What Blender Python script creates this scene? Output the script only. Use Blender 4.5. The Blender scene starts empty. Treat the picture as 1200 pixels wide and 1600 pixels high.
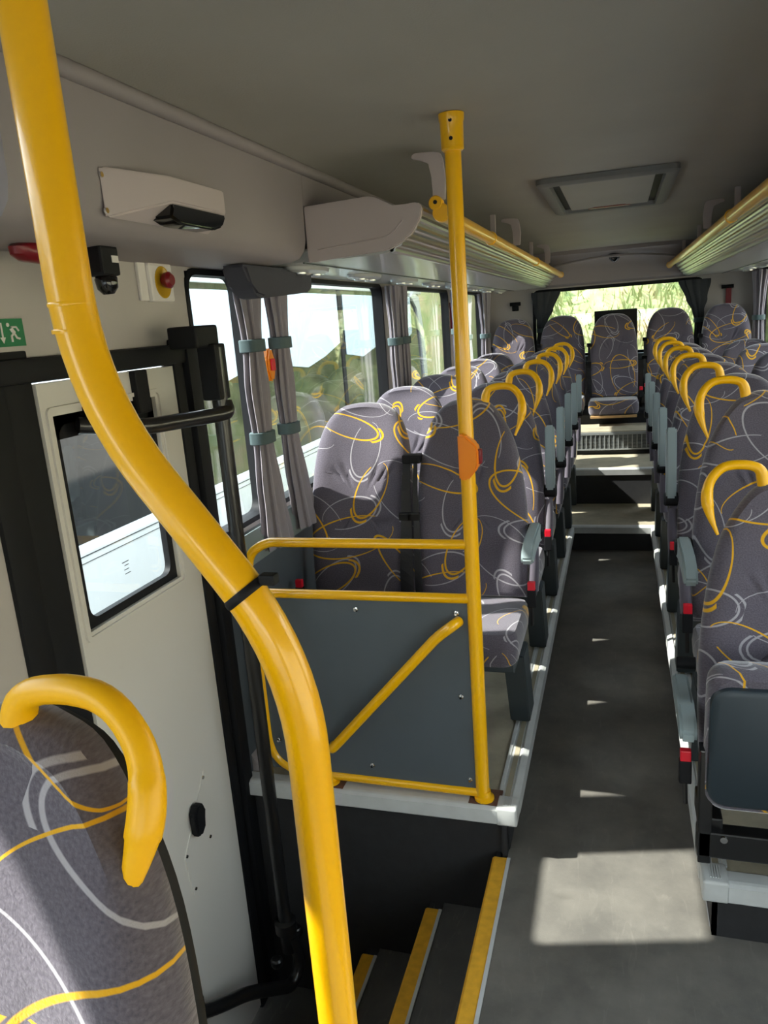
import bpy, bmesh, math, random
from mathutils import Vector, Matrix
random.seed(7)
sc = bpy.context.scene
COL = sc.collection
PI = math.pi

# ------------------------------------------------------------ camera
cam_d = bpy.data.cameras.new('camera'); cam = bpy.data.objects.new('camera', cam_d); COL.objects.link(cam)
RX = Vector((0.95577, 0.28456, -0.07460))       # image right
FW = Vector((-0.29400, 0.92520, -0.23950))      # view direction
FW.normalize(); RX = (RX - FW*RX.dot(FW)).normalized(); UPV = RX.cross(FW)
M = Matrix((RX, UPV, -FW)).transposed().to_4x4()
M.translation = Vector((0, 0, 1.6))
cam.matrix_world = M
cam_d.sensor_fit = 'VERTICAL'; cam_d.sensor_height = 24.0
cam_d.lens = 24.0*1194.0/1600.0
cam_d.clip_start = 0.02; cam_d.clip_end = 300
sc.camera = cam

# ------------------------------------------------------------ world, sun, exposure
sc.view_settings.view_transform = 'Standard'; sc.view_settings.look = 'None'
sc.view_settings.gamma = 1.0; sc.view_settings.use_curve_mapping = False
sc.view_settings.exposure = 0.92
SUN_DIR = Vector((1.0, 0.25, -0.98))
w = bpy.data.worlds.new('world'); sc.world = w; w.use_nodes = True
wn = w.node_tree; wn.nodes.clear()
wo = wn.nodes.new('ShaderNodeOutputWorld'); wb = wn.nodes.new('ShaderNodeBackground')
tc = wn.nodes.new('ShaderNodeTexCoord'); sx = wn.nodes.new('ShaderNodeSeparateXYZ')
rp = wn.nodes.new('ShaderNodeValToRGB')
rp.color_ramp.elements[0].position = 0.0; rp.color_ramp.elements[0].color = (0.95, 0.97, 0.95, 1)
rp.color_ramp.elements[1].position = 0.8; rp.color_ramp.elements[1].color = (0.76, 0.87, 1.0, 1)
wn.links.new(tc.outputs['Generated'], sx.inputs[0]); wn.links.new(sx.outputs['Z'], rp.inputs[0])
wn.links.new(rp.outputs[0], wb.inputs[0]); wn.links.new(wb.outputs[0], wo.inputs[0])
wb.inputs[1].default_value = 3.3
sl = bpy.data.lights.new('sun', 'SUN'); sl.energy = 8.8; sl.angle = math.radians(0.9); sl.color = (1.0, 0.95, 0.88)
so = bpy.data.objects.new('sun', sl); COL.objects.link(so)
so.rotation_euler = SUN_DIR.to_track_quat('-Z', 'Y').to_euler(); so.location = (-10, -2, 10)
sc.cycles.max_bounces = 10; sc.cycles.diffuse_bounces = 6; sc.cycles.transparent_max_bounces = 24
sc.cycles.sample_clamp_indirect = 8.0

# ------------------------------------------------------------ materials
def srgb(r, g, b):
    f = lambda c: (c/255/12.92 if c/255 <= .04045 else ((c/255+.055)/1.055)**2.4)
    return (f(r), f(g), f(b), 1.0)
def mat(name, col, rough=.5, metal=0., noise=0., nscale=8., bump=0., bscale=60., sheen=0., coat=0., spec=.5):
    m = bpy.data.materials.new(name); m.use_nodes = True; nt = m.node_tree; b = nt.nodes['Principled BSDF']
    b.inputs['Base Color'].default_value = col; b.inputs['Roughness'].default_value = rough
    b.inputs['Metallic'].default_value = metal; b.inputs['Coat Weight'].default_value = coat
    b.inputs['Coat Roughness'].default_value = .08
    b.inputs['Specular IOR Level'].default_value = spec
    b.inputs['Sheen Weight'].default_value = sheen
    t = nt.nodes.new('ShaderNodeTexCoord')
    if noise > 0:
        n = nt.nodes.new('ShaderNodeTexNoise'); n.inputs['Scale'].default_value = nscale; n.inputs['Detail'].default_value = 6
        nt.links.new(t.outputs['Object'], n.inputs['Vector'])
        mr = nt.nodes.new('ShaderNodeMapRange'); mr.inputs[1].default_value = .3; mr.inputs[2].default_value = .7
        mr.inputs[3].default_value = 1-noise; mr.inputs[4].default_value = 1+noise
        nt.links.new(n.outputs['Fac'], mr.inputs[0])
        mx = nt.nodes.new('ShaderNodeVectorMath'); mx.operation = 'SCALE'; mx.inputs[0].default_value = col[:3]
        nt.links.new(mr.outputs[0], mx.inputs['Scale']); nt.links.new(mx.outputs[0], b.inputs['Base Color'])
    if bump > 0:
        n = nt.nodes.new('ShaderNodeTexNoise'); n.inputs['Scale'].default_value = bscale; n.inputs['Detail'].default_value = 3
        nt.links.new(t.outputs['Object'], n.inputs['Vector'])
        bp = nt.nodes.new('ShaderNodeBump'); bp.inputs['Strength'].default_value = bump; bp.inputs['Distance'].default_value = .002
        nt.links.new(n.outputs['Fac'], bp.inputs['Height']); nt.links.new(bp.outputs[0], b.inputs['Normal'])
    return m

def glass_mat(name, tint, refl=1.0):
    m = bpy.data.materials.new(name); m.use_nodes = True; nt = m.node_tree; nt.nodes.clear()
    o = nt.nodes.new('ShaderNodeOutputMaterial'); t = nt.nodes.new('ShaderNodeBsdfTransparent'); g = nt.nodes.new('ShaderNodeBsdfGlossy')
    t.inputs[0].default_value = tint; g.inputs['Roughness'].default_value = 0.0
    fr = nt.nodes.new('ShaderNodeLayerWeight'); fr.inputs[0].default_value = .5
    pw = nt.nodes.new('ShaderNodeMath'); pw.operation = 'POWER'; pw.inputs[1].default_value = 5.0; nt.links.new(fr.outputs['Facing'], pw.inputs[0])
    ad = nt.nodes.new('ShaderNodeMath'); ad.operation = 'MULTIPLY_ADD'; ad.inputs[1].default_value = .94; ad.inputs[2].default_value = .045; nt.links.new(pw.outputs[0], ad.inputs[0])
    fr = ad
    mu = nt.nodes.new('ShaderNodeMath'); mu.operation = 'MULTIPLY'; mu.inputs[1].default_value = refl; mu.use_clamp = True
    mx = nt.nodes.new('ShaderNodeMixShader')
    nt.links.new(fr.outputs[0], mu.inputs[0]); nt.links.new(mu.outputs[0], mx.inputs[0])
    nt.links.new(t.outputs[0], mx.inputs[1]); nt.links.new(g.outputs[0], mx.inputs[2]); nt.links.new(mx.outputs[0], o.inputs[0])
    return m

def fabric_mat(name, seed, uvs=1.0):
    """velour with arcs: rings of drawn-out ellipses in yellow and pale grey"""
    m = bpy.data.materials.new(name); m.use_nodes = True; nt = m.node_tree; N = nt.nodes; L = nt.links; b = N['Principled BSDF']
    def lk(v, s):
        if isinstance(v, (int, float)): s.default_value = v
        elif isinstance(v, tuple): s.default_value = v
        else: L.new(v, s)
    def ma(op, a, c=0.0, clamp=False):
        n = N.new('ShaderNodeMath'); n.operation = op; n.use_clamp = clamp; lk(a, n.inputs[0]); lk(c, n.inputs[1]); return n.outputs[0]
    def ve(op, a, c=(0, 0, 0)):
        n = N.new('ShaderNodeVectorMath'); n.operation = op; lk(a, n.inputs[0])
        if op == 'SCALE': lk(c, n.inputs['Scale'])
        else: lk(c, n.inputs[1])
        return n.outputs['Value'] if op in ('LENGTH', 'DOT_PRODUCT') else n.outputs[0]
    def rot(v, ang):
        n = N.new('ShaderNodeVectorRotate'); n.rotation_type = 'Z_AXIS'; lk(v, n.inputs['Vector']); lk(ang, n.inputs['Angle']); return n.outputs[0]
    uv = N.new('ShaderNodeUVMap').outputs[0]
    oi = N.new('ShaderNodeObjectInfo')
    cx = N.new('ShaderNodeCombineXYZ'); L.new(ma('MULTIPLY', oi.outputs['Random'], 9.0), cx.inputs[0]); L.new(ma('MULTIPLY', oi.outputs['Random'], 23.0), cx.inputs[1])
    uv = ve('ADD', uv, cx.outputs[0])
    def layer(S, r, off, arat, bmin, bvar, th, echo):
        p = ve('ADD', ve('SCALE', rot(uv, r), 1.0/S), (off, off*1.7+seed, 0))
        cell = ve('FLOOR', p); f = ve('SUBTRACT', ve('FRACTION', p), (.5, .5, 0))
        wn_ = N.new('ShaderNodeTexWhiteNoise'); wn_.noise_dimensions = '2D'; lk(ve('ADD', cell, (.5, .5, 0)), wn_.inputs['Vector'])
        s = N.new('ShaderNodeSeparateColor'); L.new(wn_.outputs['Color'], s.inputs[0])
        j = N.new('ShaderNodeCombineXYZ'); L.new(ma('MULTIPLY', ma('SUBTRACT', s.outputs[1], .5), .14), j.inputs[0]); L.new(ma('MULTIPLY', ma('SUBTRACT', s.outputs[2], .5), .14), j.inputs[1])
        q = rot(ve('SUBTRACT', f, j.outputs[0]), ma('MULTIPLY', s.outputs[0], 2*PI))
        sq = N.new('ShaderNodeSeparateXYZ'); L.new(q, sq.inputs[0])
        bb = ma('ADD', bmin, ma('MULTIPLY', s.outputs[2], bvar))
        def ring(sc_, ph_lo, ph_hi, thk):
            xa = ma('DIVIDE', sq.outputs[0], arat*sc_); yb = ma('DIVIDE', sq.outputs[1], ma('MULTIPLY', bb, sc_))
            r2 = ma('ADD', ma('MULTIPLY', xa, xa), ma('MULTIPLY', yb, yb)); ln = ma('SQRT', r2)
            gx = ma('DIVIDE', xa, arat*sc_); gy = ma('DIVIDE', yb, ma('MULTIPLY', bb, sc_))
            gl = ma('SQRT', ma('ADD', ma('MULTIPLY', gx, gx), ma('MULTIPLY', gy, gy)))
            d = ma('DIVIDE', ma('MULTIPLY', ma('ABSOLUTE', ma('SUBTRACT', ln, 1.0)), ln), ma('MAXIMUM', gl, .001))
            ph = ma('ARCTAN2', yb, xa)
            tk = ma('MULTIPLY', thk, ma('ADD', .7, ma('MULTIPLY', ma('COSINE', ph), .35)))
            mr = N.new('ShaderNodeMapRange'); L.new(d, mr.inputs[0]); L.new(ma('MULTIPLY', tk, .75), mr.inputs[1]); L.new(ma('MULTIPLY', tk, 1.25), mr.inputs[2])
            mr.inputs[3].default_value = 1.0; mr.inputs[4].default_value = 0.0
            return ma('MULTIPLY', mr.outputs[0], ma('MULTIPLY', ma('GREATER_THAN', ph, ph_lo), ma('LESS_THAN', ph, ph_hi)))
        m1 = ring(1.0, -2.35, 3.2, th)
        m2 = ring(1.16, -.75, .6, th*1.15)
        return ma('MAXIMUM', m1, m2) if echo else m1
    g1 = ma('MAXIMUM', layer(0.27, .35, 3.1, .42, .15, .09, .0105, True), layer(0.42, 1.25, 7.7, .36, .17, .09, .0062, False))
    y1 = ma('MAXIMUM', layer(0.28, -.30, 1.3, .43, .13, .07, .0125, True), layer(0.50, .85, 5.9, .36, .15, .08, .0062, False))
    no = N.new('ShaderNodeTexNoise'); no.inputs['Scale'].default_value = 260; no.inputs['Detail'].default_value = 3; L.new(uv, no.inputs['Vector'])
    no2 = N.new('ShaderNodeTexNoise'); no2.inputs['Scale'].default_value = 9; no2.inputs['Detail'].default_value = 3; L.new(uv, no2.inputs['Vector'])
    def mixc(f, a, c):
        n = N.new('ShaderNodeMix'); n.data_type = 'RGBA'; lk(f, n.inputs[0]); lk(a, n.inputs[6]); lk(c, n.inputs[7]); return n.outputs[2]
    base = mixc(no.outputs['Fac'], srgb(60, 57, 67), srgb(124, 117, 128))
    base = mixc(ma('MULTIPLY', no2.outputs['Fac'], .25), base, srgb(60, 58, 66))
    c = mixc(ma('MULTIPLY', g1, .8), base, srgb(178, 174, 180))
    c = mixc(ma('MULTIPLY', y1, .95), c, srgb(226, 170, 28))
    L.new(c, b.inputs['Base Color']); b.inputs['Roughness'].default_value = .95; b.inputs['Specular IOR Level'].default_value = .15
    b.inputs['Sheen Weight'].default_value = .6; b.inputs['Sheen Roughness'].default_value = .4
    bp = N.new('ShaderNodeBump'); bp.inputs['Strength'].default_value = .5; bp.inputs['Distance'].default_value = .002
    L.new(no.outputs['Fac'], bp.inputs['Height']); L.new(bp.outputs[0], b.inputs['Normal'])
    return m

M_ceil = mat('ceiling_lining', srgb(156, 152, 144), .8, noise=.04, nscale=3, bump=.25, bscale=220)
M_wall = mat('wall_plastic', srgb(184, 178, 172), .55, noise=.03, nscale=5)
M_door_lit = mat('door_paint', srgb(214, 210, 202), .45)  # wall tone made brighter: light on the door put into the colour
M_fascia = mat('fascia_plastic', srgb(150, 142, 142), .6, noise=.03, nscale=4)
M_rack = mat('rack_plastic', srgb(186, 174, 172), .5)
M_rackun = mat('rack_underside_plastic', srgb(176, 178, 176), .28, coat=.3)
M_alu = mat('brushed_aluminium', srgb(205, 207, 205), .28, metal=1.0)
M_nosing = mat('nosing_plastic', srgb(198, 200, 198), .38, noise=.06, nscale=20)
M_inlay = mat('nosing_inlay', srgb(158, 150, 128), .7)
M_yel = mat('yellow_paint', (0.97, 0.50, 0.0, 1), .28, coat=.5)
M_yelg = mat('yellow_grab_handle_plastic', (0.97, 0.50, 0.0, 1), .35)
M_yelstep = mat('yellow_step_strip', srgb(226, 168, 40), .75, noise=.12, nscale=40)
M_black = mat('black_rubber', srgb(20, 21, 24), .6, spec=.25)
M_blackm = mat('black_metal', srgb(26, 26, 27), .3, coat=.3)
M_steel = mat('painted_leg_steel', srgb(58, 66, 70), .45)
M_kick = mat('black_kick_panel', srgb(38, 38, 40), .75, noise=.15, nscale=30)
M_panel = mat('partition_panel', srgb(82, 90, 96), .5, noise=.05, nscale=6, bump=.2, bscale=400)
M_arm = mat('armrest_plastic', srgb(150, 165, 168), .45)
M_shell = mat('seat_underside_plastic', srgb(38, 50, 58), .45)
M_strap = mat('belt_webbing', srgb(30, 29, 31), .6, bump=.3, bscale=300)
M_red = mat('red_buckle', srgb(225, 20, 45), .35)
M_redd = mat('dark_red_plastic', srgb(120, 12, 26), .3)
M_orange = mat('orange_plastic', srgb(245, 140, 10), .3)
M_curt = mat('curtain_fabric', srgb(136, 130, 138), .9, noise=.04, nscale=30, bump=.2, bscale=200, sheen=.3)
M_curt_shade = mat('dark_curtain_fabric', srgb(58, 62, 66), .9, noise=.04, nscale=30)  # curtain fabric darkened for the rear window; backlit shade put into the colour
M_band = mat('curtain_band', srgb(74, 92, 94), .7)
M_pad = mat('padded_vinyl', srgb(66, 66, 76), .75, bump=.25, bscale=200)
M_sill = mat('sill_plastic', srgb(120, 132, 132), .5)
M_chrome = mat('chrome', (.8, .8, .8, 1), .12, metal=1.)
M_white = mat('white_plastic', srgb(225, 220, 214), .45)
M_hatch = mat('hatch_plastic', srgb(112, 112, 110), .55)
M_wood = mat('plywood_edge', srgb(178, 140, 92), .7, noise=.1, nscale=30)
M_green = mat('exit_sign_green', srgb(10, 118, 70), .5)
M_rust = mat('rusty_base_plate', srgb(96, 66, 52), .8, noise=.3, nscale=60)
M_gwin = glass_mat('window_glass', (.93, .955, .95, 1), 1.7)
M_gdoor = glass_mat('door_glass', (.91, .94, .94, 1), 1.5)
M_fabA = fabric_mat('seat_velour', 0.0)
M_dark = mat('dark_void', srgb(16, 16, 18), .8)
M_amber = mat('amber_lens', srgb(190, 150, 30), .2)
M_scr = mat('black_gloss', srgb(12, 13, 16), .08, coat=.5)
M_gateg = mat('grille_grey', srgb(150, 154, 154), .4)

def vinyl(name, c1, c2, scale, scuff, rough=.6):
    m = bpy.data.materials.new(name); m.use_nodes = True; nt = m.node_tree; N = nt.nodes; L = nt.links; b = N['Principled BSDF']
    t = N.new('ShaderNodeTexCoord'); n1 = N.new('ShaderNodeTexNoise'); n1.inputs['Scale'].default_value = scale; n1.inputs['Detail'].default_value = 8; n1.inputs['Roughness'].default_value = .65
    L.new(t.outputs['Object'], n1.inputs['Vector'])
    r = N.new('ShaderNodeValToRGB'); r.color_ramp.elements[0].position = .35; r.color_ramp.elements[1].position = .7
    r.color_ramp.elements[0].color = c1; r.color_ramp.elements[1].color = c2; L.new(n1.outputs['Fac'], r.inputs[0])
    mp = N.new('ShaderNodeMapping'); mp.inputs['Scale'].default_value = (14, 3.0, 3); L.new(t.outputs['Object'], mp.inputs['Vector'])
    n2 = N.new('ShaderNodeTexNoise'); n2.inputs['Scale'].default_value = 2.2; n2.inputs['Detail'].default_value = 5; n2.inputs['Distortion'].default_value = 2.0; L.new(mp.outputs[0], n2.inputs['Vector'])
    r2 = N.new('ShaderNodeValToRGB'); r2.color_ramp.elements[0].position = .60; r2.color_ramp.elements[1].position = .74
    r2.color_ramp.elements[0].color = (0, 0, 0, 1); r2.color_ramp.elements[1].color = (1, 1, 1, 1); L.new(n2.outputs['Fac'], r2.inputs[0])
    mu = N.new('ShaderNodeMath'); mu.operation = 'MULTIPLY'; mu.inputs[1].default_value = scuff; L.new(r2.outputs[0], mu.inputs[0])
    mx = N.new('ShaderNodeMix'); mx.data_type = 'RGBA'; L.new(mu.outputs[0], mx.inputs[0]); L.new(r.outputs[0], mx.inputs[6]); mx.inputs[7].default_value = srgb(170, 165, 152)
    L.new(mx.outputs[2], b.inputs['Base Color']); b.inputs['Roughness'].default_value = rough
    bp = N.new('ShaderNodeBump'); bp.inputs['Strength'].default_value = .2; bp.inputs['Distance'].default_value = .002
    n3 = N.new('ShaderNodeTexNoise'); n3.inputs['Scale'].default_value = 300; L.new(t.outputs['Object'], n3.inputs['Vector']); L.new(n3.outputs['Fac'], bp.inputs['Height']); L.new(bp.outputs[0], b.inputs['Normal'])
    return m
M_aisle = vinyl('aisle_vinyl', srgb(94, 91, 86), srgb(120, 116, 108), 5, .12)
M_plat = vinyl('platform_vinyl', srgb(152, 144, 124), srgb(184, 174, 150), 6, .2)
M_tread = vinyl('stair_tread_vinyl', srgb(78, 78, 77), srgb(96, 95, 92), 7, .15)

# ------------------------------------------------------------ mesh helpers
def link(name, bm, m, parent=None, smooth=False, loc=None):
    me = bpy.data.meshes.new(name)
    bmesh.ops.recalc_face_normals(bm, faces=bm.faces)
    bm.to_mesh(me); bm.free()
    ms = m if isinstance(m, (list, tuple)) else [m]
    for x in ms: me.materials.append(x)
    if smooth:
        for p in me.polygons: p.use_smooth = True
        try: me.set_sharp_from_angle(angle=math.radians(42))
        except Exception: pass
    o = bpy.data.objects.new(name, me); COL.objects.link(o)
    if parent: o.parent = parent
    if loc: o.location = loc
    return o
def struct(o): o['kind'] = 'structure'; return o
def tag(o, label, cat, group=None):
    o['label'] = label; o['category'] = cat
    if group: o['group'] = group
    return o
def thing(name, label, cat, loc=(0, 0, 0), group=None, rotz=0):
    o = bpy.data.objects.new(name, None); COL.objects.link(o); o.location = loc; o.rotation_euler = (0, 0, rotz)
    o.empty_display_size = .05
    return tag(o, label, cat, group)
def NB(): return bmesh.new()
def box(bm, x0, x1, y0, y1, z0, z1, bev=0, seg=2):
    vs = [bm.verts.new((x, y, z)) for x in (x0, x1) for y in (y0, y1) for z in (z0, z1)]
    fs = [(0, 1, 3, 2), (4, 6, 7, 5), (0, 4, 5, 1), (2, 3, 7, 6), (0, 2, 6, 4), (1, 5, 7, 3)]
    F = [bm.faces.new([vs[i] for i in f]) for f in fs]
    if bev > 0:
        ed = list({e for f in F for e in f.edges})
        bmesh.ops.bevel(bm, geom=ed, offset=bev, segments=seg, affect='EDGES', profile=.6)
    return F
def prism(bm, pts, axis, a, b_, bev=0):
    """closed polygon pts extruded along axis ('x','y','z') from a to b_"""
    def mk(p, t):
        return {'x': (t, p[0], p[1]), 'y': (p[0], t, p[1]), 'z': (p[0], p[1], t)}[axis]
    A = [bm.verts.new(mk(p, a)) for p in pts]; B = [bm.verts.new(mk(p, b_)) for p in pts]
    F = [bm.faces.new(A), bm.faces.new(B[::-1])]
    n = len(pts)
    for i in range(n): F.append(bm.faces.new((A[i], A[(i+1) % n], B[(i+1) % n], B[i])))
    if bev > 0:
        bmesh.ops.bevel(bm, geom=list({e for f in F for e in f.edges}), offset=bev, segments=2, affect='EDGES')
    return F
def fillet(pts, r, n=6):
    pts = [Vector(p) for p in pts]; out = [pts[0]]
    for i in range(1, len(pts)-1):
        a, b_, c = pts[i-1], pts[i], pts[i+1]
        d1 = (a-b_); d2 = (c-b_); rr = min(r, d1.length*.49, d2.length*.49)
        p = b_+d1.normalized()*rr; q = b_+d2.normalized()*rr
        for k in range(n+1):
            t = k/n; out.append(p*(1-t)**2+b_*2*t*(1-t)+q*t*t)
    out.append(pts[-1]); return out
def tube(bm, pts, r, seg=14, cap=True, rs=None, flat=None):
    pts = [Vector(p) for p in pts]; rings = []
    t0 = (pts[1]-pts[0]).normalized()
    n = t0.orthogonal().normalized()
    for i, p in enumerate(pts):
        t = (pts[min(i+1, len(pts)-1)]-pts[max(i-1, 0)]).normalized()
        n = (n-t*n.dot(t)).normalized(); b_ = t.cross(n)
        rr = rs[i] if rs else r
        rings.append([bm.verts.new(p+(n*math.cos(2*PI*k/seg)+b_*math.sin(2*PI*k/seg))*rr) for k in range(seg)])
    for i in range(len(rings)-1):
        for k in range(seg):
            bm.faces.new((rings[i][k], rings[i][(k+1) % seg], rings[i+1][(k+1) % seg], rings[i+1][k]))
    if cap: bm.faces.new(rings[0][::-1]); bm.faces.new(rings[-1])
def lathe(bm, c, axis, prof, seg=24):
    """prof: (distance along axis, radius)"""
    c = Vector(c); ax = Vector(axis).normalized(); n = ax.orthogonal().normalized(); b_ = ax.cross(n)
    rg = [[bm.verts.new(c+ax*h+(n*math.cos(2*PI*k/seg)+b_*math.sin(2*PI*k/seg))*max(r, 1e-4)) for k in range(seg)] for h, r in prof]
    for i in range(len(rg)-1):
        for k in range(seg): bm.faces.new((rg[i][k], rg[i][(k+1) % seg], rg[i+1][(k+1) % seg], rg[i+1][k]))
    bm.faces.new(rg[0][::-1]); bm.faces.new(rg[-1])
def loft(bm, rings, cap=True):
    R = [[bm.verts.new(p) for p in r] for r in rings]; n = len(R[0])
    for i in range(len(R)-1):
        for k in range(n): bm.faces.new((R[i][k], R[i][(k+1) % n], R[i+1][(k+1) % n], R[i+1][k]))
    if cap: bm.faces.new(R[0][::-1]); bm.faces.new(R[-1])
def wall_grid(bm, x0, x1, y0, y1, z0, z1, holes, axis='y'):
    """slab between x0..x1 with rectangular holes (a0,a1,z0,z1) in its plane"""
    ys = sorted({y0, y1, *[h[0] for h in holes], *[h[1] for h in holes]}); zs = sorted({z0, z1, *[h[2] for h in holes], *[h[3] for h in holes]})
    for i in range(len(ys)-1):
        # merge z runs
        run = None
        for j in range(len(zs)-1):
            cy, cz = (ys[i]+ys[i+1])/2, (zs[j]+zs[j+1])/2
            inside = any(h[0] < cy < h[1] and h[2] < cz < h[3] for h in holes)
            if not inside:
                if run is None: run = zs[j]
            if (inside or j == len(zs)-2) and run is not None:
                top = zs[j] if inside else zs[j+1]
                if axis == 'y': box(bm, x0, x1, ys[i], ys[i+1], run, top)
                else: box(bm, ys[i], ys[i+1], x0, x1, run, top)
                run = None
def ring_frame(bm, plane, c0, c1, a0, a1, b0, b1, wd, r=.04):
    """rectangular rubber ring; plane 'x' : a=y b=z, depth c0..c1 along x; plane 'y': a=x"""
    def rr(a0, a1, b0, b1, r):
        out = []
        for cx_, cy_, s in ((a1-r, b1-r, 0), (a0+r, b1-r, 1), (a0+r, b0+r, 2), (a1-r, b0+r, 3)):
            for k in range(5):
                t = (s+k/4)*PI/2; out.append((cx_+r*math.cos(t), cy_+r*math.sin(t)))
        return out
    o_ = rr(a0, a1, b0, b1, r+wd*.3); i_ = rr(a0+wd, a1-wd, b0+wd, b1-wd, r)
    def P(p, c): return (c, p[0], p[1]) if plane == 'x' else (p[0], c, p[1])
    L = [[bm.verts.new(P(p, c)) for p in q] for q, c in ((o_, c0), (i_, c0), (i_, c1), (o_, c1))]
    n = len(o_)
    for a in range(4):
        for k in range(n): bm.faces.new((L[a][k], L[a][(k+1) % n], L[(a+1) % 4][(k+1) % n], L[(a+1) % 4][k]))
def copy_tree(o, parent=None):
    c = o.copy(); COL.objects.link(c); c.parent = parent
    for ch in list(o.children): copy_tree(ch, c)
    return c

# ------------------------------------------------------------ dimensions
XL, XR = -1.20, 1.12          # side walls
EL, ER = -0.295, 0.206        # aisle edges of the platforms
ZP = 0.165                    # platform height
YB = 7.50                     # rear wall
YF = -1.90                    # front

# ============================================================ STRUCTURE
# aisle floor (with the stairwell left open)
bm = NB()
box(bm, -.325, .226, .90, 5.16, -.06, 0)
box(bm, .226, XR, YF, 1.83, -.06, 0)
box(bm, XL, .226, YF, .90, -.06, 0)
struct(link('floor', bm, M_aisle))
# left platform and right platform
bm = NB(); box(bm, XL, EL-.03, 2.02, 6.40, .10, ZP-.004); struct(link('platform', bm, M_plat))
bm = NB(); box(bm, ER+.03, XR, 1.82, 6.40, .10, ZP-.004); struct(link('platform', bm, M_plat))
bm = NB(); box(bm, XL, EL-.03, YF, .86, 0, ZP-.004); struct(link('platform', bm, M_plat))
# kick panels below platform edges
bm = NB(); box(bm, -.335, -.322, 2.03, 5.14, -.0, .12); box(bm, XL, -.325, 2.02, 2.035, -.9, .12); box(bm, -.34, -.325, 2.0, 2.035, -.06, .12); struct(link('trim_1', bm, M_kick))
bm = NB(); box(bm, .228, .240, 1.80, 5.14, 0, .12); box(bm, .228, XR, 1.80, 1.815, 0, .12); struct(link('trim_2', bm, M_kick))
bm = NB(); box(bm, XL, -.325, .88, .90, -.9, 0); box(bm, -.335, -.325, YF, .87, 0, .13); struct(link('trim_3', bm, M_kick))

def nosing(name, x0, x1, y0, y1, sgn, end):
    """platform edge along y. x0 outer lip, profile extruded; ribs and inlay modelled"""
    root = None
    bm = NB(); w_ = .062
    prof = [(0, ZP-.052), (-sgn*.006, ZP-.046), (-sgn*.004, ZP-.004), (0-sgn*(-.006), ZP+.001), (sgn*.014, ZP+.004), (sgn*.018, ZP+.004), (sgn*.020, ZP), (sgn*.050, ZP), (sgn*.052, ZP+.003), (sgn*w_, ZP+.003), (sgn*w_, ZP-.01), (sgn*.012, ZP-.01), (sgn*.012, ZP-.052)]
    prism(bm, [(x0+a, z) for a, z in prof], 'y', y0, y1)
    o = struct(link(name, bm, M_nosing))
    bm = NB(); xa, xb = sorted((x0+sgn*.026, x0+sgn*.042)); box(bm, xa, xb, y0, y1, ZP-.002, ZP+.002); i = link('anti_slip_inlay', bm, M_inlay, o)
    return o
n1 = nosing('trim_4', EL, 0, 2.05, 5.13, -1, 0)
n2 = nosing('trim_5', ER, 0, 1.86, 5.13, 1, 0)
# front edges (face the front of the bus)
def front_nosing(name, xa, xb, y):
    bm = NB(); prof = [(y, ZP-.052), (y-.006, ZP-.046), (y-.004, ZP-.004), (y+.006, ZP+.002), (y+.014, ZP+.004), (y+.050, ZP+.003), (y+.056, ZP), (y+.056, ZP-.01), (y+.012, ZP-.01), (y+.012, ZP-.052)]
    prism(bm, prof, 'x', xa, xb); return struct(link(name, bm, M_nosing))
front_nosing('trim_6', XL, -.352, 1.99)
front_nosing('trim_7', .263, XR, 1.79)
# corner caps
for nm, xa, xb, ya, yb, xr in (('trim_8', -.354, -.291, 1.985, 2.055, -.32), ('trim_9', .202, .265, 1.785, 1.865, .22)):
    bm = NB(); box(bm, xa, xb, ya, yb, ZP-.054, ZP+.007, .008, 3)
    for k in range(5):
        xx = (xa+xb)/2-.012+k*.006; box(bm, xx, xx+.0025, ya+.018, yb-.014, ZP+.005, ZP+.0095)
    struct(link(nm, bm, M_nosing, smooth=True))

# stairwell on the left side: nosings, treads, risers
stz = [0, -.225, -.45]; stx = [-.325, -.55, -.785]
for i in range(3):
    bm = NB(); x = stx[i]; z = stz[i]
    prism(bm, [(x, z+.003), (x-.038, z+.003), (x-.044, z-.002), (x-.044, z-.035), (x-.036, z-.035), (x-.034, z-.008), (x, z-.008)], 'y', .905, 1.985)
    struct(link('stair_nosing', bm, M_yelstep))
    bm = NB(); box(bm, x, x+.010, .905, 1.985, z-.004, z+.005); struct(link('stair_edge_strip', bm, M_nosing))
    zn = stz[i+1] if i < 2 else -.68
    bm = NB(); box(bm, x-.036, x-.022, .905, 2.02, zn, z-.006); struct(link('stair_riser', bm, M_kick))
    xa = stx[i+1]+.010 if i < 2 else XL
    bm = NB(); box(bm, xa, x-.022, .905, 2.02, zn-.03, zn, 0); struct(link('stair_tread', bm, M_tread))

# rear steps at the end of the aisle
def rear_step(y0, y1, z0, z1, xa, xb, lipm=M_nosing):
    bm = NB(); box(bm, xa, xb, y0+.012, y0+.03, z0, z1-.05); struct(link('step_riser', bm, M_kick))
    bm = NB(); box(bm, xa, xb, y0+.01, y1+.02, z1-.03, z1-.002); struct(link('step_tread', bm, M_plat))
    bm = NB(); prism(bm, [(y0, z1-.045), (y0-.004, z1-.004), (y0+.006, z1+.003), (y0+.05, z1+.003), (y0+.05, z1-.01), (y0+.014, z1-.012), (y0+.014, z1-.045)], 'x', xa, xb)
    o = struct(link('step_nosing', bm, M_nosing))
rear_step(5.135, 5.775, 0, ZP, -.335, .250)
rear_step(5.775, 6.42, ZP, .43, -.33, .25)
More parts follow.
